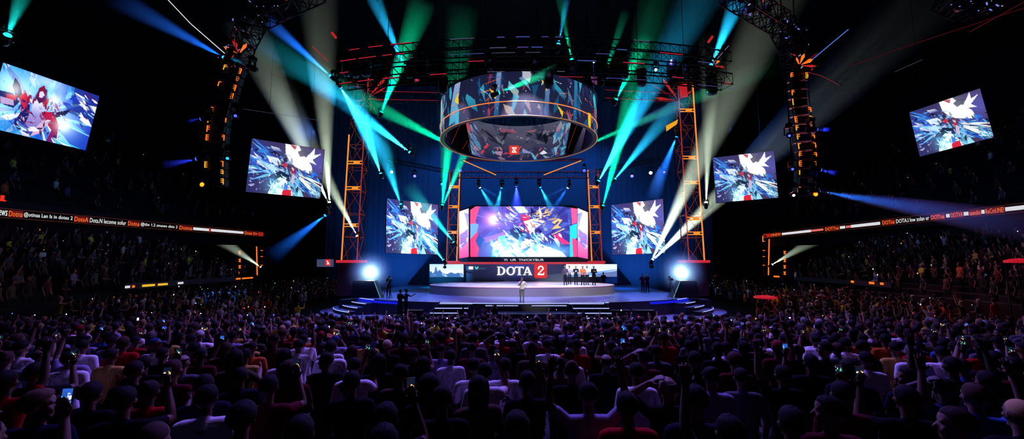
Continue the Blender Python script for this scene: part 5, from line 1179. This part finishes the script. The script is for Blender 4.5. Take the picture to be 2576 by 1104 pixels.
for p in people:
    if p['own']: p['label'] = p['own']
    z = ground(p['y']); o = person(p['x'], p['y'], z, p['pose'], p['shirt'], p['skin'], p['trs'], (20,20,22), p['hair'], p['hc'], p['rz'], p['s'], p['label'], 'spectators standing on the arena floor')
    p['obj'] = o
    if p['pose'] in PHONE_AT:
        (a, b, c), land = PHONE_AT[p['pose']]; v = rotz(Vector((a,b,c)), p['rz'])*p['s']; phones.append((Vector((p['x'],p['y'],z))+v, p, land))
# extras on single spectators
def part_on(lab, name, mb, m):
    o = [q['obj'] for q in people if q['label'].startswith(lab)][0]; c = bpy.data.objects.new(name, mb.mesh(name, [m])); COL.objects.link(c); c.parent = o; return c
mb = MB(); prev = None
for k in range(9):
    t = k/8; x = -.15+.32*t; z = 1.44-.46*t; y = -.118+.035*abs(2*t-1)**3-(.0 if t else 0)
    q = Vector((x, y, z))
    if prev is not None: mb.prism([prev+Vector((-.02,0,-.02)), prev+Vector((.02,0,.02)), q+Vector((.02,0,.02)), q+Vector((-.02,0,-.02))], (0,-.012,0))
    prev = q
part_on('person in white t-shirt with a black strap', 'shoulder_strap', mb, mat('strap_black', (12,12,14), .7))
mb = MB(); mb.path([(-.04,-.112,1.36),(0,-.114,1.33),(.03,-.112,1.355),(0,-.114,1.32),(.045,-.112,1.34)], .004); mb.tube((-.03,-.114,1.325),(.05,-.114,1.322),.004); part_on('person in white t-shirt with a black strap', 'shirt_print', mb, mat('print_black', (20,20,30), .8))
mb = MB(); mb.path([(-.06,-.112,1.24),(-.02,-.114,1.28),(.03,-.114,1.27),(.06,-.112,1.23)], .007); mb.path([(-.04,-.114,1.21),(0,-.116,1.25),(.045,-.114,1.2)], .007); part_on('person in white t-shirt with a black scribble', 'shirt_print', mb, mat('print_black', (20,20,30), .8))
mb = MB(); mb.path([(-.03,-.1,1.385),(0,-.11,1.35),(.03,-.1,1.385)], .006); part_on('person in plain white t-shirt', 'shirt_print', mb, mat('print_black', (20,20,30), .8))
mb = MB(); mb.path([(-.07,-.112,1.3),(-.01,-.114,1.32),(.06,-.112,1.35)], .008); mb.path([(-.05,-.112,1.27),(0,-.114,1.14),(.05,-.112,1.3)], .008); part_on('person in bright red t-shirt', 'shirt_print', mb, mat('print_white', (225,225,225), .8))

# phones with lit screens
def phone_art(seed, st):
    r = random.Random(seed); A = Art(14, 26, (10,14,30))
    if st == 0: A.grad((30,70,150),(8,14,50),1).shards(r, 8, (0,.2,1,.7), (.1,.35), [(90,200,255),(220,240,255),(40,90,220)])
    elif st == 1: A.shards(r, 14, (0,.1,1,1), (.1,.4), [(220,60,40),(240,150,60),(60,180,120),(230,230,220),(40,110,70)])
    else: A.shards(r, 6, (.1,.3,.9,.6), (.1,.3), [(235,235,240),(230,190,90),(200,60,60)])
    return A.a
PM = []
for k in range(9):
    mb = MB(); w_, h_ = .072, .148; mb.box((0,0,0), (w_,.009,h_)); body_me = mb.mesh('phone', [mat('phone_black', (10,10,12), .3)])
    s = screen_surface('display', lambda u, v: Vector(((u-.5)*w_*.92, -.0052, (.5-v)*h_*.94)), phone_art(k, (0,1,2)[k % 3]), screen_mat('phone_picture', 2.2), None); PM.append((body_me, s.data)); bpy.data.objects.remove(s)
PC = {0: 'blue', 1: 'orange', 2: 'dark'}
def phone(p, k, rz, land, lab, sc_=1.):
    o = bpy.data.objects.new('phone', PM[k][0]); COL.objects.link(o); o.location = p; o.rotation_euler = (R(-6), R(90) if land else 0, rz); o.scale = (sc_,)*3
    tag(o, lab, 'phone', 'lit phones held up by spectators'); c = bpy.data.objects.new('display', PM[k][1]); COL.objects.link(c); c.parent = o
for i, (v, p, land) in enumerate(phones):
    k = rc.randrange(9); holder = '%s person in %s' % (HN[p['hair']], CN[p['shirt']]); r_i = rowof(p); rn = 'nearest row' if r_i == 0 else ORD[r_i]+' row'
    phone(v, k, p['rz']*.5, land, None); bpy.data.objects[-1] if False else None
    p['ph'] = (k, rn, holder)
ph_objs = [o for o in bpy.data.objects if o.name.split('.')[0] == 'phone' and o.type == 'MESH' and o.parent is None]
bykey = defaultdict(list)
for o, (v, p, land) in zip(sorted(ph_objs, key=lambda o: (o.name != 'phone', o.name)), phones): bykey['phone, %s picture, held by %s, %s' % (PC[p['ph'][0] % 3], p['ph'][2], p['ph'][1])].append((p['px'], o))
for k, q in bykey.items():
    q.sort(key=lambda t: t[0])
    for i, (_, o) in enumerate(q): o['label'] = k if len(q) == 1 else k+(', leftmost' if i == 0 else (', rightmost' if i == len(q)-1 else ', '+ORD[i]+' from left'))

# ---------------------------------------------------------------- uncountable far crowd: one mesh
def low_person(pose):
    return remesh(body_prims(POSES[pose]['la'], POSES[pose]['ra'], hands=False)+[(Vector((0,-.01,1.64)), .1, Vector((0,-.005,1.66)), .1, 4)], .03, 2, 'low', .16)
LOWS = []
for ps in ('lowered','clasped','phone_right','cheer','high_left'):
    me = low_person(ps); n = len(me.vertices); co = np.empty(n*3); me.vertices.foreach_get('co', co); me.calc_loop_triangles(); m = len(me.loop_triangles)
    tr = np.empty(m*3, int); me.loop_triangles.foreach_get('vertices', tr); pi = np.empty(m, int); me.loop_triangles.foreach_get('polygon_index', pi); mi = np.empty(len(me.polygons), int); me.polygons.foreach_get('material_index', mi)
    co = co.reshape(-1,3); tr = tr.reshape(-1,3); tm_ = mi[pi]
    keep = co[tr[:,0],2] > .75; tr = tr[keep]; tm_ = tm_[keep]                # legs are hidden in the press of people
    LOWS.append((co, tr, tm_)); bpy.data.meshes.remove(me)
def crowd_mesh(name, spots, lab):
    V = []; Fc = []; Cc = []; off = 0
    for (x, y, z, rz, sh, hc, sk, vi, s) in spots:
        co, tr, tm_ = LOWS[vi]; c, s_ = math.cos(rz), math.sin(rz)
        v = np.empty_like(co); v[:,0] = (co[:,0]*c-co[:,1]*s_)*s+x; v[:,1] = (co[:,0]*s_+co[:,1]*c)*s+y; v[:,2] = co[:,2]*s+z
        pal = np.array([lin(sh), lin(sk), lin((18,20,30)), lin((14,14,16)), lin(hc)])
        V.append(v); Fc.append(tr+off); Cc.append(pal[tm_]); off += len(co)
    V = np.vstack(V); Fc = np.vstack(Fc); Cc = np.vstack(Cc); me = bpy.data.meshes.new(name); nf = len(Fc)
    me.vertices.add(len(V)); me.vertices.foreach_set('co', V.ravel()); me.loops.add(nf*3); me.loops.foreach_set('vertex_index', Fc.ravel().astype(np.int32)); me.polygons.add(nf)
    me.polygons.foreach_set('loop_start', np.arange(0, nf*3, 3, dtype=np.int32)); me.polygons.foreach_set('use_smooth', [True]*nf); me.update(calc_edges=True)
    at_ = me.color_attributes.new('Col', 'FLOAT_COLOR', 'CORNER'); at_.data.foreach_set('color', np.repeat(np.hstack([Cc, np.ones((nf,1))]), 3, axis=0).astype(np.float32).ravel())
    m = bpy.data.materials.new('crowd_cloth'); m.use_nodes = True; b = m.node_tree.nodes['Principled BSDF']; b.inputs['Roughness'].default_value = .8; a = m.node_tree.nodes.new('ShaderNodeVertexColor'); a.layer_name = 'Col'; m.node_tree.links.new(a.outputs['Color'], b.inputs['Base Color'])
    me.materials.append(m); o = bpy.data.objects.new(name, me); COL.objects.link(o); return tag(o, lab, 'crowd', None, 'stuff')
def look(bright=.4):
    sh = rc.choice([BLK,BLK,NAV,GRY,OLI,BRN,MAR]) if rc.random() > bright else rc.choice([WHT,WHT,WHT,LAV,BLU,REDS,YEL,ORG,GRY,(215,215,60)])
    return sh, rc.choices([(12,10,10),(40,28,20),(150,120,80),(150,150,160)], [60,25,5,6])[0], rc.choice(SKIN)
spots = []
for xx, yy, px, ri in rest:
    if yy < 19.5 : 
        a, b, c = look(.36); spots.append((xx, yy, ground(yy), rc.uniform(-.4,.4), a, b, c, rc.choices(range(5),[50,25,14,4,7])[0], rc.uniform(.94,1.06)))
y = 19.6
while y < 46:                                                     # flat floor beside the stage
    half = min(22.8, 1.42*y); x = -half
    while x < half:
        clear = 17.4 if y > 26 else (16.6*math.sqrt(max(0, 1-((DC-y)/8.6)**2))+.5 if y > 25.6 else 0)
        if abs(x-.0) > clear and not (y > 20.2 and abs(x) < 14.5):
            a, b, c = look(.42 if x > 0 else .34); spots.append((x+CAM.x*0, y+rc.uniform(-.2,.2), ground(y)+max(0, abs(x)-16)*.12, rc.uniform(-.5,.5)-math.atan2(x, 40-min(y,34))*-.6, a, b, c, rc.choices(range(5),[50,20,16,5,9])[0], rc.uniform(.94,1.06)))
        x += rc.uniform(.55,.95)
    y += .9
for s in (-1, 1):                                                 # lower stands, fuller on the right
    x0, z0, x1, z1, n = LOWER
    for k in range(n):
        xa = x0+(x1-x0)*(k+.4)/n; z = z0+(z1-z0)*k/(n-1); yy = 13
        while yy < 36.6:
            if rc.random() < (.75 if s > 0 else .6): a, b, c = look(.14); spots.append((s*xa, yy, z-.35, s*R(70), a, b, c, rc.choices(range(5),[60,20,10,4,6])[0], rc.uniform(.9,1.05)))  # mostly dark clothes stand in for shade in the lower stand
            yy += rc.uniform(.5,.85)
    x0, z0, x1, z1, n = UPPER
    for k in range(0, n):
        xa = x0+(x1-x0)*(k+.4)/n; z = z0+(z1-z0)*k/(n-1); yy = xa*.72
        while yy < 58:
            if rc.random() < .3: a, b, c = look(.1); spots.append((s*xa, yy, z-.35, s*R(70), a, b, c, 0, 1.))  # darker clothes up here imitate the unlit upper stand
            yy += rc.uniform(.8,2.)
print('far crowd', len(spots), 'near', len(people))
crowd_mesh('crowd', spots, 'dense dark far crowd filling the arena floor beyond the near rows and the stands')
# tiny lit phones and badges among the far crowd
lm = [glow_mat('spark_white', (225,230,255), 2.2), glow_mat('spark_blue', (70,120,255), 2.), glow_mat('spark_amber', (255,150,60), 1.8), glow_mat('spark_red', (255,50,50), 1.5), glow_mat('spark_cyan', (110,220,255), 1.8)]
mb = MB()
for sp in spots:
    if rc.random() < (.11 if sp[0] else .1):
        d_ = math.hypot(sp[0], sp[1]); w_ = rc.uniform(.018,.045)*(.6 if sp[2] > 6 else 1); mb.box((sp[0]+rc.uniform(-.2,.2), sp[1]+.3-(0), sp[2]+rc.uniform(1.45,1.95)), (w_*1.2,.01,w_*rc.choice([1,1.8])), rc.choices(range(5),[6,2,2,2,2])[0])
o = mb.build('phone_lights', lm); tag(o, 'countless tiny lit screens scattered through the far crowd and stands', 'phone lights', None, 'stuff')
# ---------------------------------------------------------------- light
w = bpy.data.worlds.new('world'); sc.world = w; w.use_nodes = True
w.node_tree.nodes['Background'].inputs[0].default_value = (.0012,.0022,.006,1); w.node_tree.nodes['Background'].inputs[1].default_value = 1
def area(loc, to, size, watt, rgb, sy=None, spread=180):
    l = bpy.data.lights.new('area', 'AREA'); l.energy = watt; l.color = lin(rgb); l.size = size; l.shape = 'RECTANGLE' if sy else 'SQUARE'; l.spread = R(spread)
    if sy: l.size_y = sy
    o = bpy.data.objects.new('area', l); COL.objects.link(o); o.location = loc; o.rotation_mode = 'QUATERNION'; o.rotation_quaternion = (Vector(to)-Vector(loc)).to_track_quat('-Z','Y'); return o
def spot(loc, to, ang, watt, rgb, blend=.6, soft=.04):
    l = bpy.data.lights.new('spot', 'SPOT'); l.energy = watt; l.color = lin(rgb); l.spot_size = R(ang); l.spot_blend = blend; l.shadow_soft_size = soft
    o = bpy.data.objects.new('spot', l); COL.objects.link(o); o.location = loc; o.rotation_mode = 'QUATERNION'; o.rotation_quaternion = (Vector(to)-Vector(loc)).to_track_quat('-Z','Y'); return o
# added blue fill spots without lamp bodies, tinting the dark side walls
for s in (-1, 1): spot((s*16,30,14), (s*60,30,14), 150, 900, (60,120,235), 1., .3)
# riser wash, front light on the group and the host
spot((0,19.5,16.5), (0,37,1.8), 36, 52000, (200,192,255)); spot((-6,22,17), (0,36.5,1.8), 26, 18000, (190,190,255)); spot((8,21,17), (5,35.6,2.5), 22, 26000, (255,248,240)); spot((1,16,16), (.8,28.5,1.8), 9, 14000, (255,248,235))
# blue wash on the deck, and on the drape where it imitates blue haze
for x in (-10,-4,4,10): spot((x,27.5,25), (x*1.05,31,1.1), 30, 34000, (105,110,255))
for x in (-12,12): spot((x,36,14), (x*.98,33,1.1), 46, 9000, (80,140,255))
spot((-9,45,14), (-11,39,1.), 60, 2500, (40,130,255)); spot((9,45,14), (11,39,1.), 60, 2500, (40,130,255))
for x, k in ((-14,.9),(-7,1.3),(0,1.3),(7,1.3),(14,.9)): spot((x,42.5,.6), (x*1.02,48.6,6.5), 100, 3400*k, (62,150,245), 1.)
for x in (-8,0,8): spot((x,42,18), (x,48.6,12), 110, 2200, (55,140,230), 1.)
# purple-blue back light from the stage rig over the audience, red side light on the right
# soft front light on the title wall
for x in (-4,5): spot((x,31,15.5), (x,41.3,2.6), 30, 5000, (190,200,255))
area((0,21,20.5), (0,7,0), 16, 2700, (125,100,255), 2.5, spread=100)
area((0,17,20), (0,15,0), 12, 1000, (150,110,200), 10, spread=110)
area((20,28,10), (12,12,1), 6, 550, (255,120,150), 3)
spot((27,30,27), (22,26,1), 34, 2800, (235,215,235)); spot((30,26,14), (27,16,2), 40, 1500, (255,110,130))
spot((-20,26,25), (-14,17,0), 60, 3500, (160,110,200))
